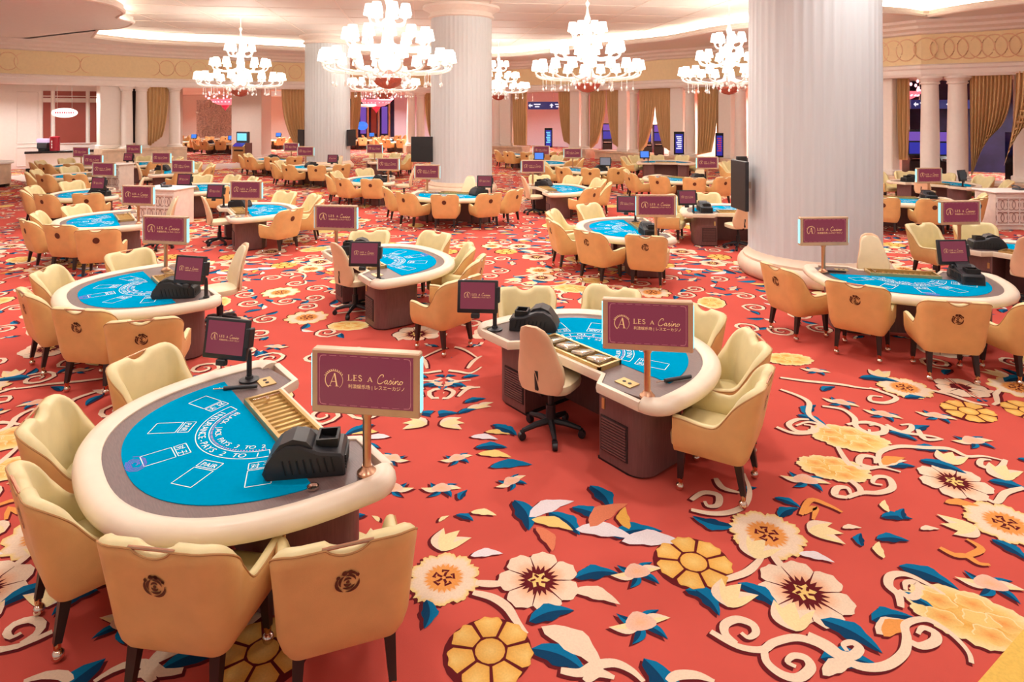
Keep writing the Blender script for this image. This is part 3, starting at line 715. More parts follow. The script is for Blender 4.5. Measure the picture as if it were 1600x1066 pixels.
def chair_h(p, nn):
    # distance along the side from the back decides how high the shell stands
    s = abs(p[0]) if nn[0] == 0 and nn[1] < 0 else (.205 + .12 * (math.pi / 2 - math.asin(min(1, abs(nn[1])))) if abs(nn[1]) > 1e-6 else .205 + .1885 + (p[1] + .18))
    u = smooth(.56, .235, s)
    h = ARM + (TOP - ARM) * (.75 * u + .25 * u * u) - .02 * smooth(.42, .52, s) * smooth(.8, .6, s)
    if nn[0] == 0 and abs(p[0]) < .105: h -= .046 * math.cos(abs(p[0]) / .105 * math.pi / 2) ** .7
    return h
def make_chair_parts(n=57, lod=0):
    path = chair_path(n)
    def shift(p, nn, z):           # the back leans outwards with height, the foot is tucked in
        k = max(0.0, (z - .42)) * (.20 * max(0, -nn[1]) + .03 * abs(nn[0]))
        t = -.05 * max(0.0, (.45 - z) / .125) ** 2
        return (p[0] + nn[0] * (k + t), p[1] + nn[1] * (k + t))
    outer, inner, edge = [], [], []
    rows_o = (0, .08, .22, .45, .7, .9, 1.0); rows_i = (1.0, .94, .8, .55, .25, 0)
    for p, nn in path:
        h = chair_h(p, nn); ro = []
        th = .062 + .02 * smooth(.65, .9, h)
        for q in rows_o:
            z = BOT + (h - .012 - BOT) * q; x, y = shift(p, nn, z); ro.append((x, y, z))
        x, y = shift(p, nn, h); ro.append((x - nn[0] * .006, y - nn[1] * .006, h - .004))
        outer.append(ro); edge.append((x - nn[0] * .004, y - nn[1] * .004, h - .002))
        ri = [(x - nn[0] * .006, y - nn[1] * .006, h - .004)]
        for q, dz in ((.2, .012), (.5, .018), (.8, .012)):
            ri.append((x - nn[0] * th * q, y - nn[1] * th * q, h + dz - .004))
        for q in rows_i:
            z = .41 + (h - .012 - .41) * q; xx, yy = shift(p, nn, z)
            bulge = .02 * math.sin(math.pi * min(1, max(0, q)))
            ri.append((xx - nn[0] * (th + bulge), yy - nn[1] * (th + bulge), z))
        inner.append(ri)
    sh = MB().loft(outer, closed=False, caps=False)
    # front ends of the arms
    ends = MB()
    for k in (0, -1):
        ring = outer[k] + inner[k][1:]
        ends.add(ring, [tuple(range(len(ring)))])
    cu = MB().loft(inner, closed=False, caps=False); cu.add(ends.v, ends.f)
    # underside
    und = [o[0] for o in outer]
    sh.add(und, [tuple(range(len(und)))])
    parts = {}
    parts['shell'] = sh.build('back_shell', 'leather_tan', 50)
    parts['cushion'] = cu.build('back_cushion', 'leather_cream', 60)
    parts['piping'] = MB().tube(edge, .0055, 5).build('piping', 'piping')
    # seat
    s = MB(); rings = []
    for z, ins in ((.335, .03), (.35, .005), (.42, 0), (.445, .012), (.458, .05), (.464, .12)):
        r = []
        for i in range(28):
            t = 2 * math.pi * i / 28; c, sn = math.cos(t), math.sin(t)
            x = (.285 - ins) * math.copysign(abs(c) ** .35, c); y = .03 + (.30 - ins) * math.copysign(abs(sn) ** .35, sn)
            r.append((x, y, z))
        rings.append(r)
    parts['seat'] = s.loft(rings).build('seat', 'leather_cream', 50)
    # lifting handle across the notch
    x, y = shift((0, -.30), (0, -1), TOP)
    parts['handle'] = MB().tube([(-.12, y + .012, TOP), (.12, y + .012, TOP)], .009, 8).build('handle', 'rose_metal')
    # round crest stamped on the outside of the back
    em = MB(); zc = .735; ez = lambda u, v: (u, shift((0, -.30), (0, -1), zc + v)[1] - .004, zc + v)
    def blob(pts): em.add([ez(*p) for p in pts], [tuple(range(len(pts)))])
    def crescent(cx, cy, r, a0, a1, w):
        n = 8; o, i_ = [], []
        for k in range(n + 1):
            t = a0 + (a1 - a0) * k / n; ww = w * math.sin(math.pi * (k + .3) / (n + .6))
            o.append((cx + (r + ww / 2) * math.cos(t), cy + (r + ww / 2) * math.sin(t))); i_.append((cx + (r - ww / 2) * math.cos(t), cy + (r - ww / 2) * math.sin(t)))
        for k in range(n): blob([o[k], o[k + 1], i_[k + 1], i_[k]])
    for a0, a1, r, w in ((.3, 2.2, .054, .014), (2.5, 4.3, .054, .016), (4.5, 6.4, .053, .016), (.1, 1.9, .037, .013), (2.0, 3.7, .038, .015), (4.0, 5.8, .036, .013), (.6, 2.8, .02, .013), (3.4, 5.7, .019, .014)):
        crescent(0, 0, r, a0, a1, w)
    for u, v, r in ((-.015, .05, .013), (.012, .052, .012), (0, 0, .009), (-.045, .032, .01), (.046, .03, .009)):
        blob([(u + r * math.cos(2 * math.pi * k / 10), v + r * math.sin(2 * math.pi * k / 10)) for k in range(10)])
    parts['emblem'] = em.build('emblem', 'emblem', smooth=False)
    em2 = MB(); em2.add([ez(.055 * math.cos(2 * math.pi * k / 14), .055 * math.sin(2 * math.pi * k / 14)) for k in range(14)], [tuple(range(14))])
    parts['emblem_far'] = em2.build('emblem', 'emblem', smooth=False)
    # legs
    def leg(sx, sy):
        rings = []
        for z, w, t in ((.36, .03, 0), (.1, .019, .05)):
            cx, cy = sx * t * .25, (sy * t * .9 if sy < 0 else sy * t * .2)
            rings.append([(cx - w, cy - w, z), (cx + w, cy - w, z), (cx + w, cy + w, z), (cx - w, cy + w, z)])
        a = MB().loft(rings).build('leg', 'leg_wood', 30)
        fx, fy = rings[1][0][0] + .019, rings[1][0][1] + .019
        b = MB().lathe([(.021, .105), (.018, .07), (.012, .06)], 10, fx, fy).build('ferrule', 'brass')
        c = MB().ball(fx, fy + .004, .033, .033, 12, 8).build('caster', 'chrome')
        return a, b, c
    parts['legs'] = [((x, y, 0), leg(math.copysign(1, x), math.copysign(1, y))) for x, y in ((-.23, .22), (.23, .22), (-.22, -.2), (.22, -.2))]
    return parts
CP = make_chair_parts(81); CF = make_chair_parts(33)
CHAIR = [Proto(), Proto(), Proto()]
for k, Q in enumerate((CP, CP, CF)):
    P = CHAIR[k]
    P.part('back_shell', Q['shell'], subs=[('emblem', Q['emblem'] if k < 1 else Q['emblem_far'])] + ([('piping', Q['piping'])] if k < 2 else []))
    P.part('back_cushion', Q['cushion']); P.part('seat', Q['seat'])
    if k < 2: P.part('handle', Q['handle'])
    for loc, (a, b, c) in Q['legs']:
        P.part('leg', a, loc, subs=[('ferrule', b), ('caster', c)] if k == 0 else [('caster', c)] if k == 1 else [])

# ------------------------------------------------------------------ dealer's swivel chair
def dealer_chair():
    P = Proto()
    def slab(n, zs, thick, y0, m, name, lean=.12):
        front, back = [], []
        rings = []
        prof = [(.0, .19), (.08, .225), (.2, .235), (.35, .225), (.5, .2), (.68, .17), (.85, .15), (.95, .12), (1, .06)]
        for u, w in prof:
            z = zs[0] + (zs[1] - zs[0]) * u; y = y0 + lean * -u + .03 * math.sin(math.pi * u)
            rings.append([(w * math.copysign(abs(math.cos(t)) ** .6, math.cos(t)), y + thick * math.copysign(abs(math.sin(t)) ** .8, math.sin(t)) + .05 * (abs(math.cos(t)) * w / .23) ** 2, z) for t in [2 * math.pi * i / 20 for i in range(20)]])
        return MB().loft(rings).build(name, m, 60)
    P.part('backrest', slab(0, (.48, 1.1), .022, -.24, 'dealer_leather', 'backrest'), subs=[('back_pad', slab(0, (.52, 1.07), .026, -.21, 'dealer_seat', 'back_pad'))])
    rings = []
    for z, s in ((.45, .85), (.46, .97), (.5, 1), (.53, .97), (.545, .8)):
        rings.append([(.25 * s * math.copysign(abs(math.cos(t)) ** .6, math.cos(t)), .02 + .24 * s * math.copysign(abs(math.sin(t)) ** .6, math.sin(t)), z) for t in [2 * math.pi * i / 24 for i in range(24)]])
    P.part('seat', MB().loft(rings).build('seat', 'dealer_seat', 50))
    P.part('back_bracket', MB().tube([(0, 0, .44), (0, -.18, .44), (0, -.255, .52), (0, -.26, .68)], .025, 6).build('back_bracket', 'black_plastic'))
    P.part('gas_post', MB().lathe([(.045, .1), (.045, .28), (.028, .28), (.028, .45), (.06, .45)], 14).build('gas_post', 'black_plastic'))
    arm = MB().tube([(0, 0, .13), (.15, 0, .115), (.28, 0, .085)], [.032, .027, .02], 8).build('base_arm', 'black_plastic')
    wh = MB().lathe([(.012, -.025), (.034, -.022), (.036, 0), (.034, .022), (.012, .025)], 12)
    wv = [(.29 + x, z, .036 + y) for x, y, z in wh.v]; wm = MB(); wm.v = wv; wm.f = wh.f; wm.box(.285, 0, .065, .03, .05, .03); wm = wm.build('caster', 'black_plastic')
    for i in range(5): P.part('base_arm', arm, (0, 0, 0), (0, 0, 2 * math.pi * i / 5 + .3), [('caster', wm)])
    return P
DEALER = dealer_chair()

# ------------------------------------------------------------------ blackjack table
TL, TD, TN, TY = 2.5, 1.62, 2.4, .22
def outline(ins=0.0, n=48, corner=True):
    a = TL / 2 - ins; D = TD - ins; pts = []
    for i in range(n + 1):
        t = math.pi * i / n; c, s = math.cos(t), math.sin(t)
        pts.append((a * math.copysign(abs(c) ** (2 / TN), c), -(TY + (D - TY) * abs(s) ** (2 / TN))))
    if corner:
        r = .2 - ins * .5; k = 6
        right = [(a - r + r * math.cos(t), -r - ins + r * math.sin(t)) for t in [math.pi / 2 * (k - i) / k for i in range(k + 1)]]   # from the dealer edge round to the right side
        left = [(-a + r - r * math.cos(t), -r - ins + r * math.sin(t)) for t in [math.pi / 2 * i / k for i in range(k + 1)]]
        pts = right + pts[1:-1] + left
    return pts
def normals(P):
    out = []
    for i in range(len(P)):
        a = P[max(0, i - 1)]; b = P[min(len(P) - 1, i + 1)]
        dx, dy = b[0] - a[0], b[1] - a[1]; q = math.hypot(dx, dy); out.append((-dy / q, dx / q))
    # travelling clockwise seen from above the outward normal is on the left
    return out
def make_table():
    P = Proto()
    out = outline(); nn = normals(out)
    prof = [(-.165, .69), (-.16, .722), (-.125, .742), (-.075, .748), (-.025, .735), (-.004, .705), (0, .675), (-.012, .645), (-.045, .628), (-.14, .628), (-.165, .65)]
    P.part('rail', MB().loft([[(p[0] + q[0] * o, p[1] + q[1] * o, z) for o, z in prof] for p, q in zip(out, nn)]).build('rail', 'rail', 45), label='padded cream leather rail')
    dealer = [(-TL / 2 + .2, 0), (-.6, 0), (-.5, -.16), (.5, -.16), (.6, 0), (TL / 2 - .2, 0)]
    dn = normals(dealer)
    P.part('edge_band', MB().loft([[(p[0] + q[0] * o, p[1] + q[1] * o, z) for o, z in ((-.05, .65), (-.05, .722), (-.03, .73), (0.0, .725), (.008, .69), (0, .65))] for p, q in zip(dealer, dn)]).build('edge_band', 'rail', 40))
    ins = outline(.1)
    top = ins + [(-.6 - .0, -.04), (-.48, -.2), (.48, -.2), (.6, -.04)]
    P.part('table_top', MB().prism(top, .655, .712).build('table_top', 'top_wood', 20))
    # felt with its white print
    a = TL / 2 - .27; D = TD - .27; fl = []
    t0 = math.asin(((.49 - TY) / (D - TY)) ** (TN / 2))
    for i in range(41):
        t = t0 + (math.pi - 2 * t0) * i / 40; c, s = math.cos(t), math.sin(t)
        fl.append((a * math.copysign(abs(c) ** (2 / TN), c), -(TY + (D - TY) * abs(s) ** (2 / TN))))
    felt = MB().prism(fl, .708, .7165).build('felt', 'felt', 20)
    pw, pp, pv = MB(), MB(), MB(); cy = -.45
    z = .7172
    def flat(mb, V, Fc): mb.add([(x, y, z) for x, y in V], Fc)
    def arc(r, a0, a1, w=.006, n=40): V, Fc = ribbon([(r * math.cos(a0 + (a1 - a0) * i / n), cy + r * math.sin(a0 + (a1 - a0) * i / n)) for i in range(n + 1)], w); flat(pw, V, Fc)
    def seg(p, q, w=.006): V, Fc = ribbon([p, q], w); flat(pw, V, Fc)
    pol = lambda r, t: (r * math.cos(t), cy + r * math.sin(t))
    A0, A1 = R(196), R(344)
    arc(.47, A0, A1); arc(.385, A0, A1); seg(pol(.385, A0), pol(.47, A0)); seg(pol(.385, A1), pol(.47, A1))
    def arctext(mb, body, r, size, b0, b1, mid=False):
        n = len(body)
        for i, ch in enumerate(body):
            if ch == ' ': continue
            t = b0 + (b1 - b0) * (i + .5) / n
            V, Fc = text_geo(ch, size); w = max(v[0] for v in V)
            c, s = math.cos(t + math.pi / 2), math.sin(t + math.pi / 2); bx, by = pol(r, t)
            flat(mb, [(bx + c * (x - w * .5) * 1.05 - s * y, by + s * (x - w * .5) * 1.05 + c * y) for x, y in V], Fc)
    arctext(pw, 'INSURANCE-PAYS 2 TO 1', .452, .068, R(205), R(336))
    arctext(pw, 'BLACK JACK PAYS 3 TO 2', .345, .058, R(199), R(341))
    for i in range(46):                                        # the fine violet line of print between the two
        t = R(200) + R(140) * i / 45; p, q = pol(.362, t), pol(.375, t + .008); V, Fc = ribbon([p, q], .005 + .003 * (i % 3)); flat(pp, V, Fc)
    for k, t in enumerate((-22, -56, -90, -124, -158)):
        t = R(t); u = (math.cos(t), math.sin(t)); w = (-u[1], u[0])
        def B(r, s): return (u[0] * r + w[0] * s, cy + u[1] * r + w[1] * s)
        for r0, r1 in ((.525, .6), (.615, .8)):
            h = .075
            for p, q in ((B(r0, -h), B(r1, -h)), (B(r1, -h), B(r1, h)), (B(r1, h), B(r0, h)), (B(r0, h), B(r0, -h))): seg(p, q, .0055)
        V, Fc = text_geo('PAIR' if k % 2 else '对 子', .058); wd = max(v[0] for v in V)
        flat(pw, [B(.588 - y * 1.0, (x - wd / 2) * 1.0) for x, y in V], Fc)
    for i in range(6):                                          # small violet crest by the players' edge
        r = .02 + .012 * i
        V, Fc = ribbon([(r * 1.3 * math.cos(q), -1.29 + r * .8 * math.sin(q)) for q in [2 * math.pi * j / 10 + i for j in range(8)]], .007); flat(pv, V, Fc)
    P.part('felt', felt, subs=[('white_print', pw.build('white_print', 'print_white', smooth=False)), ('pink_print', pp.build('pink_print', 'print_pink', smooth=False)), ('crest_print', pv.build('crest_print', 'print_violet', smooth=False))], label='turquoise felt')
    # chip tray
    tr = MB(); x0, x1, y0, y1 = -.44, .44, -.485, -.2
    for cx, cyy, sx, sy in (((x0 + x1) / 2, y0 + .0125, x1 - x0, .025), ((x0 + x1) / 2, y1 - .0125, x1 - x0, .025), (x0 + .0125, (y0 + y1) / 2, .025, y1 - y0), (x1 - .0125, (y0 + y1) / 2, .025, y1 - y0)):
        tr.box(cx, cyy, .733, sx, sy, .045)
    fl2 = MB(); n = 12
    for i in range(n):
        cx = x0 + .03 + (x1 - x0 - .06) * (i + .5) / n; rad = (x1 - x0 - .06) / n * .5; pts = []
        rings = [[(cx + rad * math.cos(q), yy, .737 - rad * .9 * math.sin(q)) for q in [math.pi * j / 6 for j in range(7)]] for yy in (y0 + .02, y1 - .02)]
        fl2.loft(rings, closed=False, caps=False)
    P.part('chip_tray', tr.build('chip_tray', 'gold_tray', smooth=False), subs=[('tray_floor', fl2.build('tray_floor', 'gold_tray', 30)), ('tray_lock', MB().box(-.36, -.34, .757, .012, .2, .01).box(-.33, -.34, .75, .03, .025, .02).build('tray_lock', 'chrome', smooth=False))], label='gilt chip tray with ridged floor')
    pl = MB().box(0, 0, 0, .17, .12, .008)
    P.part('socket_plate', pl.build('socket_plate', 'gold_tray', smooth=False), (-.74, -.22, .716), subs=[('socket', MB().lathe([(.016, 0), (.016, .003)], 10).build('socket', 'black_dark'), (.03, 0, .004)), ('socket', MB().lathe([(.016, 0), (.016, .003)], 10).build('socket', 'black_dark'), (-.03, 0, .004))])
    # pedestals with louvred vents toward the dealer
    for s in (1, -1):
        poly = [(s * .5, -.14), (s * .84, -.14)] + [(s * (.82 + .16 * math.sin(t)), -.30 + .16 * math.cos(t)) for t in [math.pi / 2 * i / 6 for i in range(1, 7)]] + [(s * .97, -.55)] + [(s * (.75 + .22 * math.cos(t)), -.58 - .22 * math.sin(t)) for t in [math.pi / 2 * i / 6 for i in range(7)]] + [(s * .5, -.8)]
        ped = MB().prism(poly, .02, .65).build('pedestal', 'base_wood', 30)
        vent = MB().box(s * .67, -.137, .25, .3, .008, .3)
        lou = MB()
        for i in range(12): lou.box(s * .67, -.131, .12 + .0236 * i, .27, .014, .012)
        lat = MB().box(s * .55, -.136, .5, .03, .01, .09).build('latch', 'gold_tray', smooth=False)
        P.part('pedestal', ped, subs=[('vent_frame', vent.build('vent_frame', 'vent', smooth=False)), ('vent_louvre', lou.build('vent_louvre', 'base_wood', smooth=False)), ('latch', lat), ('plinth_foot', MB().prism([(x * .96, y * .96 - .01) for x, y in poly], 0, .025).build('plinth_foot', 'black_dark', 30))], label='dark wood pedestal with a louvred vent')
    P.part('modesty_panel', MB().box(0, -.7, .34, 1.02, .05, .62).build('modesty_panel', 'base_wood', smooth=False))
    return P
TABLE = make_table()
TABLE_FAR = Proto(); TABLE_FAR.parts = [p for p in TABLE.parts if p[0] not in ('socket_plate',)]
TABLE_FAR.parts = [(a, b, c, d, [] if a not in ('felt',) else e[:1], f) for a, b, c, d, e, f in TABLE_FAR.parts]

# ------------------------------------------------------------------ lettering LES A Casino
def logo_mesh(width):
    g, b = MB(), MB()
    def put(mb, V, Fc, x=0, y=0, s=1): mb.add([((x + u * s) * width, 0, (y + v * s) * width) for u, v in V], Fc)
    def line(mb, pts, w):
        w = [q * .75 for q in w] if isinstance(w, (list, tuple)) else w * .78
        V, Fc = ribbon(pts, w); put(mb, V, Fc)
    # wreath with the letter A
    cx, cy, r = -.323, .0, .093
    ring = [(cx + r * math.cos(t), cy + r * math.sin(t)) for t in [R(-52) + R(284) * i / 30 for i in range(31)]]
    line(g, ring, [.003 + .009 * (i / 30) for i in range(31)])
    for i in range(11):
        t = R(30 + 12 * i); p = (cx + (r + .004) * math.cos(t), cy + (r + .004) * math.sin(t)); q = (cx + (r + .02) * math.cos(t + .12), cy + (r + .02) * math.sin(t + .12))
        line(g, [p, ((p[0] + q[0]) / 2, (p[1] + q[1]) / 2), q], [.003, .012, .002])
    line(g, [(cx - .046, cy - .06), (cx + .006, cy + .07)], .006); line(g, [(cx + .006, cy + .07), (cx + .03, cy - .06)], .018)
    line(g, [(cx - .024, cy - .015), (cx + .02, cy - .015)], .006); line(g, [(cx - .06, cy - .06), (cx - .03, cy - .06)], .006); line(g, [(cx + .012, cy - .06), (cx + .05, cy - .06)], .006)
    # LES A with serifs
    def serif(x, y, w=.016): line(g, [(x - w / 2, y), (x + w / 2, y)], .005)
    y0, h = .005, .056
    line(g, [(-.168, y0), (-.168, y0 + h)], .011); line(g, [(-.168, y0 + .002), (-.135, y0 + .002)], .005); line(g, [(-.135, y0), (-.133, y0 + .016)], .005); serif(-.168, y0 + h); serif(-.172, y0)
    line(g, [(-.112, y0), (-.112, y0 + h)], .011)
    for yy, w in ((.002, .034), (h / 2, .024), (h - .002, .032)): line(g, [(-.112, y0 + yy), (-.112 + w, y0 + yy)], .005)
    serif(-.115, y0); serif(-.115, y0 + h)
    S = crom([(-.034, y0 + h - .01), (-.046, y0 + h), (-.06, y0 + h - .006), (-.06, y0 + h - .02), (-.046, y0 + h / 2), (-.033, y0 + .018), (-.036, y0 + .004), (-.05, y0), (-.064, y0 + .01)], 4); line(g, S, .009)
    line(g, [(.034, y0), (.055, y0 + .045)], .005); line(g, [(.055, y0 + .045), (.074, y0)], .01); line(g, [(.042, y0 + .014), (.068, y0 + .014)], .004); serif(.034, y0); serif(.074, y0)
    # Casino in script
    def scr(pts, w0=.004, w1=.01):
        P = crom(pts, 5); k = len(P); line(g, P, [w0 + (w1 - w0) * abs(math.sin(math.pi * i / (k - 1) * 2)) for i in range(k)])
    b0 = -.012
    scr([(.186, b0 + .068), (.196, b0 + .078), (.192, b0 + .092), (.17, b0 + .09), (.145, b0 + .062), (.133, b0 + .03), (.138, b0 + .008), (.155, b0 + .001), (.178, b0 + .01), (.205, b0 + .03)])
    scr([(.235, b0 + .035), (.222, b0 + .04), (.208, b0 + .02), (.213, b0 + .004), (.226, b0 + .012), (.238, b0 + .038), (.231, b0 + .012), (.24, b0 + .003), (.252, b0 + .015)])
    scr([(.252, b0 + .015), (.27, b0 + .042), (.275, b0 + .02), (.268, b0 + .003), (.255, b0 + .005)]); scr([(.268, b0 + .004), (.285, b0 + .018), (.297, b0 + .038)], .003, .006)
    scr([(.297, b0 + .038), (.29, b0 + .012), (.298, b0 + .003), (.31, b0 + .015)]); line(g, [(.302, b0 + .056), (.306, b0 + .062)], .008)
    scr([(.31, b0 + .015), (.322, b0 + .038), (.314, b0 + .003)]); scr([(.318, b0 + .012), (.336, b0 + .036), (.348, b0 + .034), (.342, b0 + .01), (.35, b0 + .003), (.362, b0 + .015)])
    scr([(.385, b0 + .036), (.37, b0 + .034), (.362, b0 + .015), (.372, b0 + .003), (.388, b0 + .014), (.39, b0 + .032), (.38, b0 + .036), (.4, b0 + .03)])
    V, Fc = text_geo('利澳娱乐场 | レスエーカジノ', .047); w = max(v[0] for v in V); put(g, V, Fc, -.175, -.07, .585 / w)
    # fine border with corner flourishes
    X, Y = .475, .247
    for y in (-Y, Y):
        for i in range(7): line(b, [(-X + .1 + i * .11, y), (-X + .1 + i * .11 + .075, y)], .004)
    for x in (-X, X): line(b, [(x, -Y + .06), (x, Y - .06)], .004)
    for sx in (-1, 1):
        for sy in (-1, 1):
            line(b, crom([(sx * X, sy * (Y - .06)), (sx * (X - .004), sy * (Y - .02)), (sx * (X - .02), sy * (Y - .004)), (sx * (X - .07), sy * Y)], 4), .007)
    return g.build('gold_lettering', 'screen_gold', smooth=False), b.build('border_print', 'screen_line', smooth=False)

# ------------------------------------------------------------------ display on a post
def make_sign():
    P = Proto(); W, Hh = .70, .40; zb = 1.10
    P.part('foot', MB().lathe([(.062, .725), (.06, .74), (.045, .752), (.03, .775)], 24).build('foot', 'rose_metal'))
    P.part('post', MB().lathe([(.026, .75), (.026, 1.08), (.033, 1.08), (.033, 1.13)], 20).build('post', 'rose_metal'))
    P.part('housing', MB().rbox(0, 0, zb + Hh / 2, W, .07, Hh, .008, 1).build('housing', 'sign_frame'))
    P.part('screen', MB().box(0, -.0355, zb + Hh / 2 + .012, .62, .004, .325).build('screen', 'screen_maroon', smooth=False))
    g, b = logo_mesh(.62)
    P.parts[-1][4].extend([('gold_lettering', g, (0, -.0382, zb + Hh / 2 + .012)), ('border_print', b, (0, -.0382, zb + Hh / 2 + .012))])
    led = MB().box(0, 0, 0, .008, .045, .33).build('light_strip', 'led', smooth=False)
    P.part('light_strip', led, (W / 2 + .003, 0, zb + Hh / 2)); P.part('light_strip', led, (-W / 2 - .003, 0, zb + Hh / 2))
    return P
SIGN = make_sign()
SIGN_FAR = Proto(); SIGN_FAR.parts = list(SIGN.parts)

# ------------------------------------------------------------------ dealer's monitor on a bent arm
def make_monitor(screen, logo=True):
    P = Proto()
    P.part('base', MB().lathe([(.08, 0), (.08, .012), (.035, .02), (.03, .04)], 18, .17, .06).build('base', 'black_plastic'))
    P.part('arm', MB().tube([(.17, .06, .02), (.17, .06, .2), (.165, .06, .245), (.12, .06, .275), (.0, .07, .29), (-.0, .05, .31)], .022, 10).build('arm', 'black_plastic'))
    tilt = Matrix.Rotation(R(-10), 4, 'X'); c = Matrix.Translation((0, 0, .36)) @ tilt
    P.part('housing', MB().rbox(0, 0, 0, .42, .045, .33, .012, 2, c).rbox(0, .035, 0, .2, .04, .18, .015, 1, c).rbox(.21, .01, .02, .04, .08, .16, .008, 1, c).build('housing', 'black_plastic'))
    P.part('screen', MB().box(0, -.0235, .01, .355, .004, .265, 0, c).build('screen', screen, smooth=False))
    if logo:
        g, b = logo_mesh(.33)
        P.parts[-1][4].extend([('gold_lettering', g, tuple(c @ Vector((0, -.0262, .01))), (R(-10), 0, 0))])
    P.part('card_reader', MB().rbox(-.02, -.01, -.19, .09, .05, .05, .008, 1, c).build('card_reader', 'black_plastic'))
    return P
MON = make_monitor('screen_maroon'); MON_BLUE = make_monitor('screen_blue', False); MON_GREY = make_monitor('screen_grey', False); MON_DARK = make_monitor('black_gloss', False)

# ------------------------------------------------------------------ card shuffler
def make_shuffler():
    P = Proto()
    prof = [(-.25, 0), (-.27, .04), (-.25, .1), (-.2, .165), (-.13, .205), (-.05, .205), (.02, .175), (.08, .15), (.2, .135), (.22, .11), (.23, 0)]
    rings = []
    for x, s in ((-.135, .88), (-.125, .97), (-.1, 1), (.1, 1), (.125, .97), (.135, .88)):
        rings.append([(x, y * (1 if s > .9 else .95), z * s) for y, z in prof])
    P.part('body', MB().loft(rings).build('body', 'black_plastic', 32))
    hump = [(-.215, .15), (-.17, .205), (-.09, .235), (-.01, .215), (.03, .17), (.03, .13), (-.215, .1)]
    P.part('hood', MB().loft([[(x, y, z) for y, z in hump] for x in (-.06, .115)]).build('hood', 'black_plastic', 25))
    slot = MB()
    for sx, sy, cx, cy in ((.15, .015, -.02, .05), (.15, .015, -.02, .17), (.015, .13, -.09, .11), (.015, .13, .055, .11)): slot.box(cx, cy, .165, sx, sy, .06)
    P.part('card_slot', slot.build('card_slot', 'black_dark', smooth=False), subs=[('slot_floor', MB().box(-.02, .11, .142, .14, .12, .006).build('slot_floor', 'black_dark', smooth=False))])
    rib = MB().rbox(0, 0, 0, .012, .011, .1, .004, 1, Matrix.Rotation(R(14), 4, 'X')).build('side_rib', 'black_dark')
    for s in (-1, 1):
        for i in range(8): P.part('side_rib', rib, (s * .134, -.14 + .042 * i, .072))
    grl = MB()
    for i in range(5): grl.box(0, .228, .03 + .018 * i, .2, .01, .008)
    P.part('front_grille', grl.build('front_grille', 'black_dark', smooth=False))
    return P
SHUF = make_shuffler()
# ------------------------------------------------------------------ tables, chairs and what stands on them
# key: (x, y, angle, detail, phrase)
TABLES = {
 'T1': (-1.43, 4.94, -51, 0, 'the nearest table at lower left'),
 'T2': (0.33, 5.8, 128.5, 0, 'the central foreground table'),
 'T3': (-4.23, 8.64, -50, 0, 'the second nearest left table'),
 'T4': (5.48, 9.2, -13, 0, 'the table before the great right column'),
 'T5': (-2.46, 9.38, 123, 0, 'the table just left of centre'),
 'T6': (-7.89, 13.69, -54, 1, 'the third nearest left table'),
 'T7': (-6.45, 14.26, 121, 1, 'the table beside the near lattice desk'),
 'T8': (-1.46, 17.81, -14, 1, 'the table before the middle great column'),
 'T9': (2.86, 12.4, -87, 0, 'the table just right of centre'),
 'T10': (.69, 18.42, 105, 1, 'the table right of the middle column'),
 'T11': (3.23, 24.85, -50, 2, 'the small far table by the curtained gap'),
 'T12': (5.95, 21.64, -50, 1, 'the far table below the poster screens'),
 'T13': (5.0, 13.9, 176, 1, 'the table half behind the great right column'),
 'T14': (-10.98, 17.80, -56, 1, 'the fourth nearest left table'),
 'T15': (-14.47, 22.62, -58, 2, 'the fifth nearest left table'),
 'T16': (-17.37, 26.66, -58, 2, 'the farthest left table by the booth'),
 'T17': (-13.22, 23.30, 118, 2, 'the table behind the near lattice desk'),
 'T18': (-9.60, 18.46, 120, 2, 'the table right of the near lattice desk'),
 'T19': (-16.23, 26.88, 120, 2, 'the far left table by slim columns'),
 'T20': (-3.86, 21.08, -80, 1, 'the table just left of the middle column'),
 'T21': (-7.55, 26.13, -35, 2, 'the table before the far great column'),
 'T22': (-10.59, 30.28, -40, 2, 'the table near the golden kiosk'),
 'T23': (-6.6, 28.84, 110, 2, 'the table between the far great columns'),
 'T24': (10.10, 16.95, -15, 1, 'the table right of the great right column'),
 'T25': (7.85, 9.75, 124, 1, 'the table cut by the right edge'),
 'T26': (12.7, 19.6, 125, 2, 'the table below the big right curtain'),
 'T28': (.9, 27.6, 105, 2, 'the far table at the middle column edge'),
 'T29': (6.6, 27.4, 170, 2, 'the far dark table under the middle curtains'),
 'T30': (9.9, 24.2, 176, 2, 'the far table by the black column screen'),
 'T31': (1.2, 33.5, -20, 2, 'the farthest table under the hanging sign'),
}
BACKS = {   # where the top of each chair back stands in the photograph (height 0.93 m)
 'T1': [(548, 848), (238, 856), (28, 757), (58, 645), (214, 553)],
 'T2': [(822, 456), (945, 459), (1096, 482), (1186, 528), (1200, 590)],
 'T3': [(62, 452), (118, 484), (218, 501), (105, 420), (212, 395)],
 'T4': [(1212, 417), (1335, 444), (1495, 472), (1642, 474)],
 'T5': [(570, 371), (652, 370), (733, 384), (752, 404), (727, 436)],
 'T6': [(38, 345), (90, 352), (148, 359), (62, 332), (150, 322)],
}
SLOTS = [(1.84, -.7), (1.36, -1.62), (.3, -2.1), (-.84, -1.98), (-1.76, -1.1)]
def loc2w(k, lx, ly):
    x, y, a = TABLES[k][:3]; c, s = math.cos(R(a)), math.sin(R(a))
    return (x + c * lx - s * ly, y + s * lx + c * ly)
def w2loc(k, wx, wy):
    x, y, a = TABLES[k][:3]; c, s = math.cos(R(a)), math.sin(R(a)); dx, dy = wx - x, wy - y
    return (c * dx + s * dy, -s * dx + c * dy)
def imgx(x, y): return 800 + F * x / y
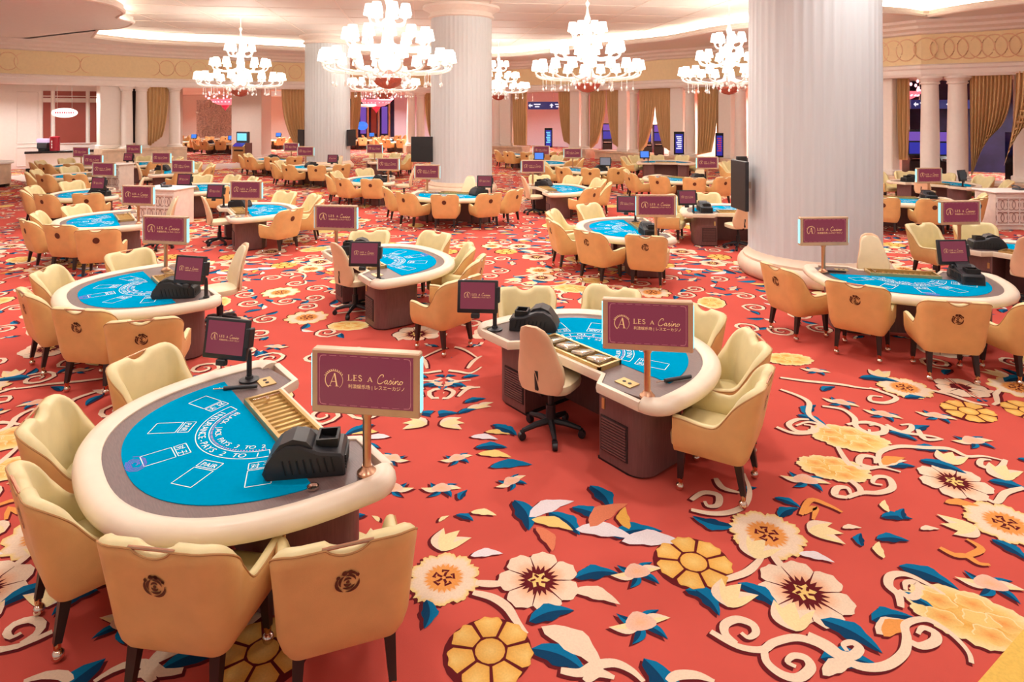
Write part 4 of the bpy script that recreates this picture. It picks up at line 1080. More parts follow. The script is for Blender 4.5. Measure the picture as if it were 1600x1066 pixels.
ORD = {1: ['only'], 2: ['left', 'right'], 3: ['leftmost', 'middle', 'rightmost'], 4: ['leftmost', 'second from left', 'second from right', 'rightmost'],
       5: ['leftmost', 'second from left', 'middle', 'second from right', 'rightmost'], 6: ['leftmost', 'second from left', 'third from left', 'third from right', 'second from right', 'rightmost']}
KIND = {0: 'D-shaped blackjack table with turquoise felt and cream rail', 1: 'D-shaped card table with turquoise felt', 2: 'distant D-shaped card table with turquoise felt'}
TLAB = {'T1': 'large D-shaped blackjack table with turquoise felt, nearest the camera at lower left', 'T2': 'D-shaped blackjack table in the centre foreground, dark louvred pedestals toward the camera'}
rnd = random.Random(3)
RIM = outline(.1)
def in_poly(x, y, P):
    r = False
    for i in range(len(P)):
        (x1, y1), (x2, y2) = P[i - 1], P[i]
        if (y1 > y) != (y2 > y) and x < (x2 - x1) * (y - y1) / (y2 - y1) + x1: r = not r
    return r
for k, (x, y, a, lod, ph) in TABLES.items():
    t = thing('blackjack_table', TLAB.get(k, 'turquoise felt blackjack table, ' + ph), 'table', (x, y, 0), R(a), 'blackjack tables')
    (TABLE if lod < 2 else TABLE_FAR).spawn(t)
    if k == 'T2':
        lid = MB().rbox(0, 0, 0, .15, .19, .04, .015, 2).build('glass_lid', 'tray_glass')
        for i in range(4): obj('glass_lid', lid, t, (-.3 + .2 * i, -.34, .752), (.1, .12 * (i % 2), .1))
    seats = []
    for bx, by in BACKS.get(k, SLOTS):
        if k in BACKS: q = at(bx, by, .93); bx, by = w2loc(k, q.x, q.y)
        else: bx += rnd.uniform(-.05, .05); by -= rnd.uniform(0, .08)
        d = Vector((.12 * bx - bx, -.15 - by - .25 * (1 - min(1, abs(bx))))); d.normalize()
        cx, cy = bx + d.x * .38, by + d.y * .38
        for _ in range(30):                     # keep the back clear of the rail
            if not in_poly(cx, cy, RIM): break
            cx -= d.x * .02; cy -= d.y * .02
        wx, wy = loc2w(k, cx, cy)
        seats.append((imgx(wx, wy), wx, wy, math.atan2(d.y, d.x) - math.pi / 2 + R(a) + rnd.uniform(-.06, .06)))
    seats.sort()
    vis = [s for s in seats if -60 < s[0] < 1660]
    for i, (ix, wx, wy, rz) in enumerate(vis):
        w = ORD[len(vis)][i]
        c = thing('armchair', 'tan leather armchair, %s at %s' % (w, ph), 'chair', (wx, wy, 0), rz, 'tan armchairs around the card tables')
        CHAIR[lod].spawn(c)
# dealers' swivel chairs
for k, lx, ly, tw, ph in (('T2', 0.08, -.1, 20, 'tucked into the central foreground table'), ('T5', -.05, -.15, 14, 'tucked into the table left of centre'), ('T4', -.1, .3, 5, 'behind the table before the great right column'), ('T7', .1, .05, 0, 'at the table beside the lattice desk'),
                          ('T8', .1, .35, 0, 'behind the table before the middle great column'), ('T13', .1, .05, 15, 'half hidden by the great right column'), ('T24', -.5, .3, 0, 'behind the table right of the great right column'), ('T25', 0, -.12, 14, 'at the table cut by the right edge'),
                          ('T3', -.1, .3, 0, 'behind the second nearest table on the left'), ('T6', 0, .3, 0, 'behind the third nearest table on the left'), ('T10', .05, .05, 0, 'right of the middle great column'), ('T12', .1, .3, 0, 'behind the far table below the poster screens'),
                          ('T20', 0, .3, 0, 'just left of the middle great column'), ('T11', .1, .3, 0, 'behind the small far table left of the curtained gap'), ('T21', .1, .3, 0, 'before the far left great column'), ('T17', 0, .05, 0, 'at the table behind the lattice desk'), ('T14', 0, .3, 0, 'behind the fourth nearest table on the left'), ('T26', 0, .1, 0, 'below the big right curtain')):
    wx, wy = loc2w(k, lx, ly)
    d = thing('dealer_chair', 'pale leather swivel chair ' + ph, 'chair', (wx, wy, 0), R(TABLES[k][2] + 180 + tw), 'dealer swivel chairs')
    DEALER.spawn(d)
def on_table(k, p, lim=(1.02, -.42, -.16)):
    lx, ly = w2loc(k, p.x, p.y)
    s = 1 if lx > 0 else -1
    lx = s * min(lim[0], max(.78, abs(lx))); ly = max(lim[1], min(lim[2], ly))
    return loc2w(k, lx, ly)
# displays on posts: (table, centre column, top row, turn)
SIGNS = [('T1', 570, 570, -8), ('T2', 1012, 477, -8), ('T3', 266, 341, -10), ('T4', 1275, 344, 4), ('T5', 519, 322, -8), ('T6', 219, 292, -10), ('T7', 389, 285, -6), ('T8', 672, 259, -4), ('T9', 1037, 310, -2), ('T10', 836, 251, 3), ('T11', 893, 234, 4), ('T12', 1108, 248, 4),
         ('T14', 163, 255, -8), ('T15', 145, 243, -8), ('T16', 123, 229, -8), ('T17', 252, 241, -8), ('T18', 285, 252, -8), ('T19', 209, 227, -8), ('T20', 606, 250, -6), ('T21', 464, 230, -6), ('T22', 435, 226, -6), ('T23', 592, 228, -6), ('T24', 1410, 261, 6), ('T25', 1495, 314, 5), ('T28', 795, 227, 2)]
for k, px, py, tw in SIGNS:
    p = atd(px, F * 1.5 / (py - HZ)); x, y = on_table(k, p, (1.03, -.45, -.13)) if k != 'T1' else loc2w(k, 1.05, -.18)
    s = thing('display_sign', 'maroon logo screen on a post at ' + TABLES[k][4], 'sign', (x, y, 0), R(tw), 'maroon display signs')
    SIGN.spawn(s)
MONS = [('T1', 347, 528, -14, MON), ('T2', 734, 460, -4, MON), ('T3', 331, 444, -14, MON), ('T4', 1515, 408, 3, MON), ('T5', 574, 401, -4, MON), ('T9', 977, 323, -8, MON), ('T13', 1071, 311, 6, MON), ('T14', 155, 290, -10, MON), ('T7', 330, 299, -8, MON), ('T18', 290, 283, -8, MON), ('T19', 208, 246, -8, MON),
        ('T8', 803, 289, -4, MON), ('T21', 519, 250, -4, MON), ('T20', 634, 262, -10, MON), ('T25', 1598, 385, -20, MON_BLUE), ('T26', 1508, 290, 30, MON_DARK), ('T11', 962, 254, -10, MON_GREY), ('T29', 1022, 259, 0, MON_BLUE), ('T30', 1150, 268, 0, MON_DARK), ('T28', 778, 250, 0, MON_BLUE)]
used = {}
for k, px, py, tw, pr in MONS:
    p = atd(px, F * 1.91 / (py - HZ)); lx, ly = w2loc(k, p.x + .17, p.y + .06)
    s = 1 if lx > 0 else -1
    lx = s * min(1.0, max(.75, abs(lx))); ly = max(-.3, min(-.14, ly)); x, y = loc2w(k, lx, ly)
    sc = {MON: 'maroon logo', MON_BLUE: 'bright blue picture', MON_GREY: 'pale grey picture', MON_DARK: 'dark blank face'}[pr]
    m = thing('monitor', 'black monitor, %s, on %s' % (sc, TABLES[k][4]), 'monitor', (x - .17, y - .06, .715), R(tw), 'dealer monitors')
    pr.spawn(m)
SH = {'T1': (.74, -.42, 60), 'T2': (.78, -.48, 40), 'T3': (.66, -.4, 60), 'T4': (.72, -.5, -90), 'T5': (.72, -.42, 60), 'T9': (.7, -.4, 0), 'T10': (.72, -.45, 40), 'T12': (.7, -.42, 60), 'T13': (.7, -.45, 90), 'T8': (.7, -.42, 60), 'T20': (.7, -.42, 60), 'T24': (.68, -.45, -90), 'T25': (.7, -.45, 40), 'T11': (.68, -.42, 60), 'T21': (.0, -.75, 90), 'T14': (.66, -.42, 60), 'T7': (.72, -.45, 40), 'T26': (.66, -.42, 60), 'T17': (.66, -.42, 60), 'T22': (.0, -.75, 90), 'T28': (.68, -.42, 0)}
for k, (lx, ly, rz) in SH.items():
    x, y = loc2w(k, lx, ly)
    s = thing('card_shuffler', 'black humped card shuffler on ' + TABLES[k][4], 'shuffler', (x, y, .7175), R(TABLES[k][2] + rz - 90), 'card shufflers')
    SHUF.spawn(s)
# small things on the rails of the near tables
baton = MB().tube([(-.14, 0, .0), (.12, 0, .0)], .016, 10).build('grip', 'black_plastic'); tip = MB().tube([(-.22, 0, 0), (-.14, 0, 0)], .005, 6).build('tip', 'chrome')
for k, lx, ly, rz, l in (('T2', -.98, -.6, 20, 'black pen-like reader lying by the sign post of the central foreground table'), ('T1', -.72, -.42, 10, 'black pen-like reader lying below the monitor of the nearest table'), ('T4', -.85, -.42, -8, 'black pen-like reader lying near the sign post before the great column')):
    x, y = loc2w(k, lx, ly); b = thing('handheld_reader', l, 'reader', (x, y, .733), R(rz), 'handheld readers'); obj('grip', baton, b); obj('tip', tip, b)
x, y = loc2w('T1', .98, -.5); b = thing('brass_cup', 'small brass ring cup beside the nearest sign post', 'cup', (x, y, .7125))
obj('body', MB().lathe([(.02, 0), (.035, .004), (.036, .018), (.03, .018), (.022, .008), (.001, .007)], 18).build('body', 'chrome'), b)

# ------------------------------------------------------------------ pit desks with ring lattice
def lattice_desk(c, rz, w, d, h, label, phone):
    o = thing('lattice_desk', label, 'desk', (c[0], c[1], 0), rz, 'white lattice pit desks')
    obj('body', MB().rbox(0, 0, h / 2 - .02, w - .06, d - .06, h - .04, .01, 1).build('body', 'lattice'), o)
    obj('desk_top', MB().rbox(0, 0, h - .015, w + .04, d + .04, .04, .01, 1).build('desk_top', 'white_paint'), o)
    n = max(2, round(w / .28)); cw = (w - .1) / n; rr = min(cw, .3) * .46
    ring = MB().tube([(rr * .8 * math.cos(t), 0, rr * math.sin(t)) for t in [2 * math.pi * i / 18 for i in range(18)]], .007, 5, loop=True).build('lattice_ring', 'lattice_ring')
    bar = MB().box(0, 0, 0, .022, .016, h - .3).build('lattice_bar', 'white_paint', smooth=False)
    for f, (yy, q, nn, ww) in enumerate(((-d / 2 + .02, 0, n, w), )):
        for i in range(nn):
            for j in range(2):
                for s in (-.22, .22): obj('lattice_ring', ring, o, (-w / 2 + .05 + cw * (i + .5) + s * cw, yy, .14 + (h - .3) * (.25 + .5 * j)))
        for i in range(nn + 1): obj('lattice_bar', bar, o, (-w / 2 + .05 + cw * i, yy - .004, .14 + (h - .3) / 2))
        for z in (.13, .14 + (h - .3) / 2, h - .15): obj('lattice_rail', MB().box(0, yy - .004, z, w - .06, .018, .022).build('lattice_rail', 'white_paint', smooth=False), o)
    if phone:
        p = thing('desk_phone', 'dark desk telephone on the white lattice desk ' + phone, 'telephone', (c[0], c[1], h + .005), rz + .2, 'desk telephones')
        obj('body', MB().prism([(-.1, -.1), (.1, -.1), (.1, .1), (-.1, .1)], 0, .05).build('body', 'phone', smooth=False), p)
        obj('handset', MB().tube([(-.09, -.1, .07), (-.09, -.04, .095), (-.09, .06, .11), (-.09, .1, .09)], [.026, .018, .018, .026], 8).build('handset', 'phone'), p)
lattice_desk(atd(260, 17.0), R(-12), 1.15, .8, .95, 'white desk with ring lattice front, left of centre among the tables', 'left of centre')
lattice_desk(atd(182, 24.5), R(-10), .95, .8, .95, 'smaller white desk with ring lattice front farther back on the left', None)
lattice_desk(atd(1592, 16.4), R(0), 1.8, .8, .95, 'long white desk with ring lattice front at the right edge', 'at the right edge')

# ------------------------------------------------------------------ chandeliers
def make_chandelier():
    P = Proto(); Zb = 3.52
    P.part('stem', MB().lathe([(.02, 6.748), (.09, 6.74), (.1, 6.7), (.02, 6.62), (.02, 6.3), (.07, 6.22), (.02, 6.1), (.05, 5.9), (.1, 5.75), (.05, 5.6), (.08, 5.3), (.16, 5.2), (.09, 5.0), (.13, 4.7), (.2, 4.6), (.12, 4.4), (.2, 4.1), (.3, 4.0), (.12, 3.9)], 14).build('stem', 'glass_white'))
    P.part('bowl', MB().lathe([(.003, Zb), (.16, Zb + .03), (.3, Zb + .11), (.38, Zb + .21), (.4, Zb + .27), (.34, Zb + .28)], 20).build('bowl', 'bowl_red'))
    cr = MB()
    for i in range(26):
        t = 2 * math.pi * i / 26; r = .42 + .1 * (i % 2); cr.ball(r * math.cos(t), r * math.sin(t), Zb + .25 + .06 * (i % 3), .045, 6, 4, 1.4)
    P.part('crystal_garland', cr.build('crystal_garland', 'crystal'))
    dr = MB()
    for i in range(24):
        t = 2 * math.pi * i / 24 + .13; r = 1.05 + .3 * (i % 2)
        dr.tube([(r * math.cos(t), r * math.sin(t), 3.92), (r * math.cos(t), r * math.sin(t), 3.66)], .008, 4); dr.ball(r * math.cos(t), r * math.sin(t), 3.63, .035, 6, 4, 1.5)
    P.part('crystal_drops', dr.build('crystal_drops', 'crystal'))
    sh = MB().lathe([(.085, 0), (.16, -.0), (.115, .27), (.108, .27), (.15, .01)], 14, caps=False)
    sh = MB().lathe([(.155, 0), (.15, .05), (.105, .28), (.1, .28)], 14).build('shade', 'shade_glow')
    for rad, n, z0, zs, ph in ((1.56, 18, 3.95, 4.2, 0), (1.0, 12, 4.55, 4.76, .2), (.46, 7, 5.15, 5.36, .1)):
        arm = MB().tube(crom([(.1, 0, z0 + .12), (rad * .45, 0, z0 - .02), (rad * .85, 0, z0), (rad, 0, z0 + .1), (rad, 0, zs)], 4), .03, 6).lathe([(.03, 0), (.07, .03), (.04, .06)], 8, rad, 0, zs - .06).build('arm', 'glass_white')
        for i in range(n): P.part('arm', arm, (0, 0, 0), (0, 0, 2 * math.pi * i / n + ph), [('shade', sh, (rad, 0, zs))])
    return P
CH = make_chandelier()
for px, d, l in ((607, 16.0, 'largest many-armed white shaded chandelier, top centre left'), (918, 19.3, 'white shaded chandelier right of the middle column'), (376, 25.4, 'white shaded chandelier at the left under the cove'), (1139, 22.0, 'white shaded chandelier partly hidden by the great right column'), (779, 34.5, 'small far white chandelier at the right edge of the middle column'), (600, 30.2, 'far white chandelier seen below the largest chandelier')):
    p = atd(px, d); c = thing('chandelier', l, 'chandelier', (p.x, p.y, 0), rnd.random(), 'white shaded chandeliers'); CH.spawn(c)
    L = bpy.data.lights.new('chandelier_bulbs', 'POINT'); L.energy = CHAND_P; L.color = (1, .97, .92); L.shadow_soft_size = .6
    lo = bpy.data.objects.new('chandelier_bulbs', L); COL.objects.link(lo); lo.location = (p.x, p.y, 5.0)
def pink_chandelier(px, d, zc, r, label):
    p = atd(px, d); c = thing('pink_chandelier', label, 'chandelier', (p.x, p.y, 0), 0, 'pink glass chandeliers')
    obj('stem', MB().tube([(0, 0, 4.42), (0, 0, zc)], .03, 6).build('stem', 'chrome'), c)
    obj('bowl', MB().lathe([(.02, zc - .42 * r), (.5 * r, zc - .34 * r), (.82 * r, zc - .16 * r), (r, zc + .02 * r), (.9 * r, zc + .05 * r)], 22).build('bowl', 'pink_glass'), c)
    obj('finial', MB().lathe([(.005, zc - .8 * r), (.12 * r, zc - .62 * r), (.24 * r, zc - .5 * r), (.26 * r, zc - .38 * r)], 14).build('finial', 'red_glass'), c)
    g = MB()
    for i in range(30):
        t = 2 * math.pi * i / 30; rr = r * (1.03 + .12 * (i % 3)); g.ball(rr * math.cos(t), rr * math.sin(t), zc + r * (.1 + .14 * (i % 4)), .06, 6, 4, 1.3)
    obj('glass_flowers', g.build('glass_flowers', 'pink_hot'), c)
    h = MB()
    for i in range(22):
        t = 2 * math.pi * i / 22; h.ball(.8 * r * math.cos(t), .8 * r * math.sin(t), zc - .12 * r, .075, 6, 4)
    obj('bulbs', h.build('bulbs', 'pink_hot'), c)
pink_chandelier(1405, 27.5, 3.75, .85, 'pink glass chandelier right of the great right column')
pink_chandelier(352, 44, 3.7, .95, 'pink glass chandelier over the far left hall')
pink_chandelier(588, 50, 3.75, 1.25, 'pink glass chandelier between the two far great columns')

# ------------------------------------------------------------------ curtains
def curtain(px0, px1, b0, b1, zb, label, off=.0, pleats=None, slant=0.0):
    a, b = ring_at(px0, off), ring_at(px1, off); c = (a + b) / 2; w = (b - a).length; th = math.atan2(b.y - a.y, b.x - a.x)
    n = pleats or max(5, int(w / .16)); N = n * 8; Z = 22; rings = []
    for k in range(Z + 1):
        v = k / Z; e = v ** 2.2; lo = -.5 + (b0 + .5) * e; hi = .5 + (b1 - .5) * e; row = []
        for i in range(N + 1):
            u = i / N; x = (lo + (hi - lo) * u) * w; amp = .065 + .03 * v
            y = amp * math.sin(2 * math.pi * n * u + .6 * math.sin(3 * v)) + .03 * math.sin(2 * math.pi * 2.3 * u + 1)
            sag = slant * (u if slant > 0 else u - 1) * e
            z = 4.3 + (zb - 4.3) * v + sag
            row.append((x, y, z))
        rings.append(row)
    back = [[(x, y + .025, z) for x, y, z in r] for r in rings]
    mb = MB().loft(rings, closed=False, caps=False); mb.loft(back, closed=False, caps=False)
    o = thing('curtain', label, 'curtain', (c.x, c.y, 0), th, 'gold drapes of the colonnade')
    obj('drape', mb.build('drape', 'curtain', 60), o)
    obj('curtain_rod', MB().tube([(-w / 2 - .1, .01, 4.27), (w / 2 + .1, .01, 4.27)], .03, 6).build('curtain_rod', 'plaster'), o)
for a in ((229, 264, -.5, .2, 1.0, 'gold curtain between the slim columns at left, swept to the left', .1, None, .6), (440, 479, .0, .5, .7, 'gold curtain left of the far great column, swept to the right', .1, None, -.3), (549, 565, -.5, -.1, .9, 'narrow gold curtain right of the far great column', .5, None, .3), (663, 676, .1, .5, .9, 'sliver of gold curtain at the left edge of the middle column', .3, 5, -.3),
          (800, 823, -.4, .5, .6, 'gold curtain left of the hanging direction sign', .2, None, 0), (872, 893, -.1, .5, .7, 'gold curtain right of the hanging direction sign', .2, None, -.3), (921, 946, -.5, -.05, .45, 'gold curtain left of the narrow blue-lit gap', .2, None, .5), (947, 969, .0, .5, .7, 'gold curtain right of the narrow blue-lit gap', .2, None, -.3),
          (998, 1023, -.5, -.1, .45, 'gold curtain left of the violet-lit gap', .2, None, .5), (1021, 1051, .0, .5, .7, 'gold curtain right of the violet-lit gap', .1, None, -.3), (1089, 1121, -.5, .2, .6, 'gold curtain between the two right poster screens', .2, None, .2), (1118, 1131, -.2, .5, .7, 'narrow gold curtain behind the rightmost poster screen', .35, None, 0),
          (1401, 1420, -.3, .35, 1.1, 'gold curtain behind the pink chandelier at right', .3, None, 0), (1515, 1582, -.46, -.1, .62, 'large gold curtain at right swept to the lower left', -.15, 11, 1.5), (1588, 1668, -.75, -.35, 1.1, 'gold curtain at the right edge swept to the left', -.45, 11, 2.4)):
    curtain(*a)
# ------------------------------------------------------------------ screens, kiosk, booth and the hall beyond
def column_screen(c, ang, z, label, w=.62, h=.92, rr=1.22, turn=0.0):
    x, y = c.x + rr * math.cos(ang), c.y + rr * math.sin(ang)
    o = thing('wall_screen', label, 'screen', (x, y, 0), ang + math.pi / 2 + turn, 'black screens fixed to the great columns')
    obj('housing', MB().rbox(0, -.05, z, w, .07, h, .01, 1).build('housing', 'black_plastic'), o)
    obj('back_box', MB().rbox(0, .01, z - .05, w * .55, .07, h * .5, .01, 1).build('back_box', 'black_dark'), o)
    obj('bracket', MB().box(0, .07, z, .12, .14, .12).build('bracket', 'chrome', smooth=False), o)
column_screen(C1, R(178), 1.62, 'black screen fixed to the left side of the great right column', .6, .9, 1.28, R(8))
column_screen(C2, R(200), 1.6, 'black screen back at the left side of the middle great column', .78, .9, 1.45, R(65))
column_screen(C3, R(185), 1.6, 'black screen at the left side of the far great column', .6, .82, 1.28, R(40))
column_screen(C3, R(-8), 1.6, 'black screen at the right side of the far great column', .6, .82, 1.22, R(-20))
def poster(px, d, ztop, h, w, scr, label):
    p = atd(px, d); o = thing('poster_screen', label, 'screen', (p.x, p.y, 0), R(0), 'upright poster screens')
    obj('foot', MB().lathe([(.22, 0), (.22, .02), (.04, .05)], 16).build('foot', 'black_plastic'), o)
    obj('post', MB().lathe([(.025, .03), (.025, ztop - h / 2)], 8, 0, .05).build('post', 'chrome'), o)
    obj('housing', MB().rbox(0, 0, ztop - h / 2, w, .06, h, .01, 1).build('housing', 'black_gloss'), o)
    s = obj('screen', MB().box(0, -.032, ztop - h / 2 - .02, w * .72, .004, h * .82).build('screen', 'screen_indigo', smooth=False), o)
    m = MB()
    for i in range(7): m.box(.04 * w * ((i * 7) % 3 - 1), -.035, ztop - h * .22 - i * h * .085, w * (.5 - .05 * (i % 3)), .004, h * .045)
    obj('picture', m.build('picture', scr, smooth=False), s)
poster(857, 36, 1.99, 1.1, .44, 'screen_cyan', 'upright black poster screen with a pale blue picture, leftmost of three')
poster(1061, 30.6, 1.97, 1.1, .49, 'screen_white', 'upright black poster screen with a white picture, middle of three')
poster(1124, 30.6, 1.9, 1.16, .38, 'screen_red', 'upright black poster screen with a red picture, rightmost of three')
def hanging_sign(px0, px1, py0, py1, d, label, arrows):
    a, b = atd(px0, d), atd(px1, d); z1 = CAM_H + (HZ - py0) * d / F; z0 = CAM_H + (HZ - py1) * d / F; w = b.x - a.x
    o = thing('hanging_sign', label, 'sign', ((a.x + b.x) / 2, d, 0), 0, 'hanging direction signs')
    obj('panel', MB().rbox(0, 0, (z0 + z1) / 2, w, .12, z1 - z0, .01, 1).build('panel', 'sign_navy'), o)
    m = MB(); h = z1 - z0; zc = (z0 + z1) / 2
    for ax, up in arrows:
        x = ax * w; s = h * .28
        pts = [(-1, 0), (0, 1), (0, .35), (1, .35), (1, -.35), (0, -.35), (0, -1)]
        if up: pts = [(-y, -x_) for x_, y in pts]
        m.add([(x + q * s, -.063, zc + r * s) for q, r in pts], [tuple(range(7))])
        for i in range(2): m.box(x + s * 1.6 + w * .11, -.062, zc + h * (.16 - .3 * i), w * (.22 - .07 * i), .004, h * .15)
    obj('arrows', m.build('arrows', 'screen_white', smooth=False), o)
    for s in (-.35, .35): obj('hanger', MB().tube([(s * w, 0, z1), (s * w, 0, 4.42)], .015, 5).build('hanger', 'chrome'), o)
hanging_sign(825, 872, 159, 171, 46, 'dark hanging direction sign with white arrows, between the middle curtains', ((-.42, False), (.28, True)))
hanging_sign(1422, 1520, 156, 170, 29.6, 'dark hanging direction sign behind the right column pair', ((-.42, False), (.1, False)))
# golden kiosk before a square pillar
p = atd(385, 39.2)
o = thing('pillar', 'broad plain square pillar behind the golden kiosk', 'pillar', (p.x, p.y, 0), 0, kind='structure')
obj('shaft', MB().rbox(0, .8, 2.2, 1.85, 1.6, 4.4, .02, 1).build('shaft', 'plaster'), o); obj('base', MB().rbox(0, .8, .12, 1.95, 1.7, .24, .03, 1).build('base', 'plaster'), o)
p = atd(378, 37.0)
o = thing('kiosk', 'golden self-service kiosk with two blue screens before the square pillar', 'kiosk', (p.x, p.y, 0), R(-14))
obj('cabinet', MB().loft([[(x, y, z) for y, z in ((-.3, 0), (-.3, .85), (-.42, .9), (-.1, 1.1), (.3, 1.1), (.3, 0))] for x in (-.42, .42)]).build('cabinet', 'cabinet_gold', 20), o)
obj('side_panel', MB().box(.44, 0, .55, .04, .6, 1.1).build('side_panel', 'base_wood', smooth=False), o)
obj('upper_case', MB().rbox(0, .1, 1.42, .8, .2, .66, .03, 1).build('upper_case', 'phone'), o)
obj('screen', MB().box(0, -.005, 1.44, .62, .012, .42).build('screen', 'screen_cyan', smooth=False), o)
obj('touch_screen', MB().box(0, 0, 0, .66, .34, .012, 0, Matrix.Translation((0, -.27, 1.01)) @ Matrix.Rotation(R(32), 4, 'X')).build('touch_screen', 'screen_indigo', smooth=False), o)
obj('slot', MB().box(0, -.305, .68, .6, .02, .1).build('slot', 'black_dark', smooth=False), o)
# booth at the left: white panelled wall, red-brown panels, counter
a, b = atd(-40, 31.5), atd(155, 34.0); th = math.atan2(b.y - a.y, b.x - a.x); c = (a + b) / 2; W = (b - a).length
bo = obj('wall_left', MB().box(0, .3, 2.15, W, .3, 4.3).build('wall_left', 'white_paint', smooth=False), None, (c.x, c.y, 0), (0, 0, th), 'white panelled booth wall at the left', kind='structure')
def bx(px): return (px - 57.5) / 195.0 * W
def bz(py, d=33.0): return CAM_H + (HZ - py) * d / F
for x0, x1 in ((63, 75), (82, 132), (139, 153)):
    for y0, y1 in ((142, 153), (160, 224)):
        obj('panel', MB().box((bx(x0) + bx(x1)) / 2, .145, (bz(y0) + bz(y1)) / 2, bx(x1) - bx(x0), .02, bz(y0) - bz(y1)).build('panel', 'panel_red', smooth=False), bo)
for x0, x1, z0, z1 in ((77, 80, 1.2, 4.0), (134, 137, 1.2, 4.0), (155, 158, 1.2, 4.0), (58, 61, 0, 4.0)):
    obj('moulding', MB().rbox((bx(x0) + bx(x1)) / 2, .12, (z0 + z1) / 2, bx(x1) - bx(x0) + .04, .06, z1 - z0, .015, 1).build('moulding', 'white_paint'), bo)
for z in (3.58, 3.72, 1.25): obj('moulding', MB().rbox((bx(61) + bx(158)) / 2, .12, z, bx(158) - bx(61), .05, .05, .01, 1).build('moulding', 'white_paint'), bo)
for y0, z0, z1 in ((22, 1.3, 3.9), (22, .15, 1.1)):
    w0, w1 = bx(22), bx(54)
    for x in (w0, w1): obj('moulding', MB().rbox(x, .14, (z0 + z1) / 2, .05, .04, z1 - z0, .01, 1).build('moulding', 'white_paint'), bo)
    for z in (z0, z1): obj('moulding', MB().rbox((w0 + w1) / 2, .14, z, w1 - w0, .04, .05, .01, 1).build('moulding', 'white_paint'), bo)
p = atd(101, 31.6)
o = thing('oval_sign', 'white oval sign hanging before the red panels of the booth', 'sign', (p.x, p.y, 0), th)
obj('plate', MB().add(*(lambda n: ([(0.54 * math.cos(2 * math.pi * i / n), y, 2.86 + .24 * math.sin(2 * math.pi * i / n)) for y in (-.03, .03) for i in range(n)], [tuple(range(n)), tuple(range(n, 2 * n))] + [(i, (i + 1) % n, (i + 1) % n + n, i + n) for i in range(n)]))(28)).build('plate', 'white_paint', 30), o)
m = MB(); 
for i in range(9): m.box(-.36 + .09 * i, -.034, 2.87, .055, .004, .07)
obj('red_lettering', m.build('red_lettering', 'can_red', smooth=False), o)
for s in (-.3, .3): obj('chain', MB().tube([(s, 0, 3.05), (s, 0, 4.22)], .012, 5).build('chain', 'chrome'), o)
a, b = atd(40, 30.6), atd(153, 32.3); c = (a + b) / 2; W2 = (b - a).length
o = thing('counter', 'long cream booth counter with a black stone top at far left', 'counter', (c.x, c.y, 0), math.atan2(b.y - a.y, b.x - a.x))
obj('front', MB().box(0, .3, .55, W2, .6, .7).build('front', 'white_paint', smooth=False), o); obj('worktop', MB().rbox(0, .3, .95, W2 + .1, .7, .1, .01, 1).build('worktop', 'black_stone'), o); obj('kick', MB().box(0, .3, .1, W2, .62, .2).build('kick', 'black_stone', smooth=False), o)
def on_counter(px): q = atd(px, 31.2); return (q.x, q.y + .25, 1.0)
q = on_counter(80); o = thing('drink_can_bin', 'red can-shaped bin with white print on the booth counter', 'bin', q); obj('body', MB().lathe([(.2, 0), (.21, .03), (.21, .62), (.22, .64), (.22, .68), (.18, .7)], 20).build('body', 'can_red'), o)
m = MB()
for i in range(3): m.box(0, -.213, .18 + .14 * i, .05, .006, .1)
obj('print', m.build('print', 'print_white', smooth=False), o)
q = on_counter(63); o = thing('ticket_machine', 'small dark machine with a glowing pink-white top on the booth counter', 'machine', q); obj('body', MB().rbox(0, 0, .25, .5, .35, .3, .03, 1).build('body', 'phone'), o); obj('light_panel', MB().rbox(0, -.02, .5, .56, .3, .2, .05, 2).build('light_panel', 'screen_lilac'), o); obj('stand', MB().rbox(0, 0, .06, .4, .3, .12, .02, 1).build('stand', 'black_plastic'), o)
# pale bar with dark kick at the far left edge
p = atd(-14, 25); o = thing('round_bar', 'rounded pale bar with dark kick cut by the left edge', 'bar', (p.x, p.y, 0)); obj('body', MB().lathe([(.62, .12), (.62, .9), (.5, .92)], 30).build('body', 'plinth'), o); obj('kick', MB().lathe([(.58, 0), (.58, .13)], 30).build('kick', 'black_stone'), o); obj('bar_top', MB().lathe([(.7, .9), (.72, .95), (.7, 1.0), (.01, 1.01)], 30).build('bar_top', 'white_paint'), o)
# mirror strip, foliage screen, marble walk, far details
wf = atd(338, 56); o = thing('foliage_screen', 'large brown ornamental screen of metal leaves in the far left hall', 'screen', (wf.x, wf.y, 0), 0)
obj('frame', MB().box(0, .06, 1.95, 3.5, .06, 3.9).build('frame', 'foliage_screen', smooth=False), o)
lf = MB().add([(0, 0, 0), (.1, -.05, .12), (0, -.02, .5), (-.1, -.05, .12)], [(0, 1, 2), (0, 2, 3)]).build('leaf', 'foliage_screen', smooth=False)
r2 = random.Random(5)
for i in range(150): obj('leaf', lf, o, (r2.uniform(-1.6, 1.6), .0, r2.uniform(.4, 3.5)), (r2.uniform(-.2, .2), r2.uniform(-1.5, 1.5), 0))
n = 14; P = [ring_at(20 + 440 * i / n, -1.6) for i in range(n + 1)]
obj('marble_walk', sweep('marble_walk', P, [(-1.3, .004), (-1.3, .012), (2.0, .012), (2.0, .004)], 'marble'), FLOOR)
o = obj('mirror_strip', MB().box(0, 0, 2.7, .2, .06, 2.8).build('mirror_strip', 'black_gloss', smooth=False), None, tuple(ring_at(209, .25)), (0, 0, 0), 'dark mirror strip between the two slim columns at left', 'mirror')
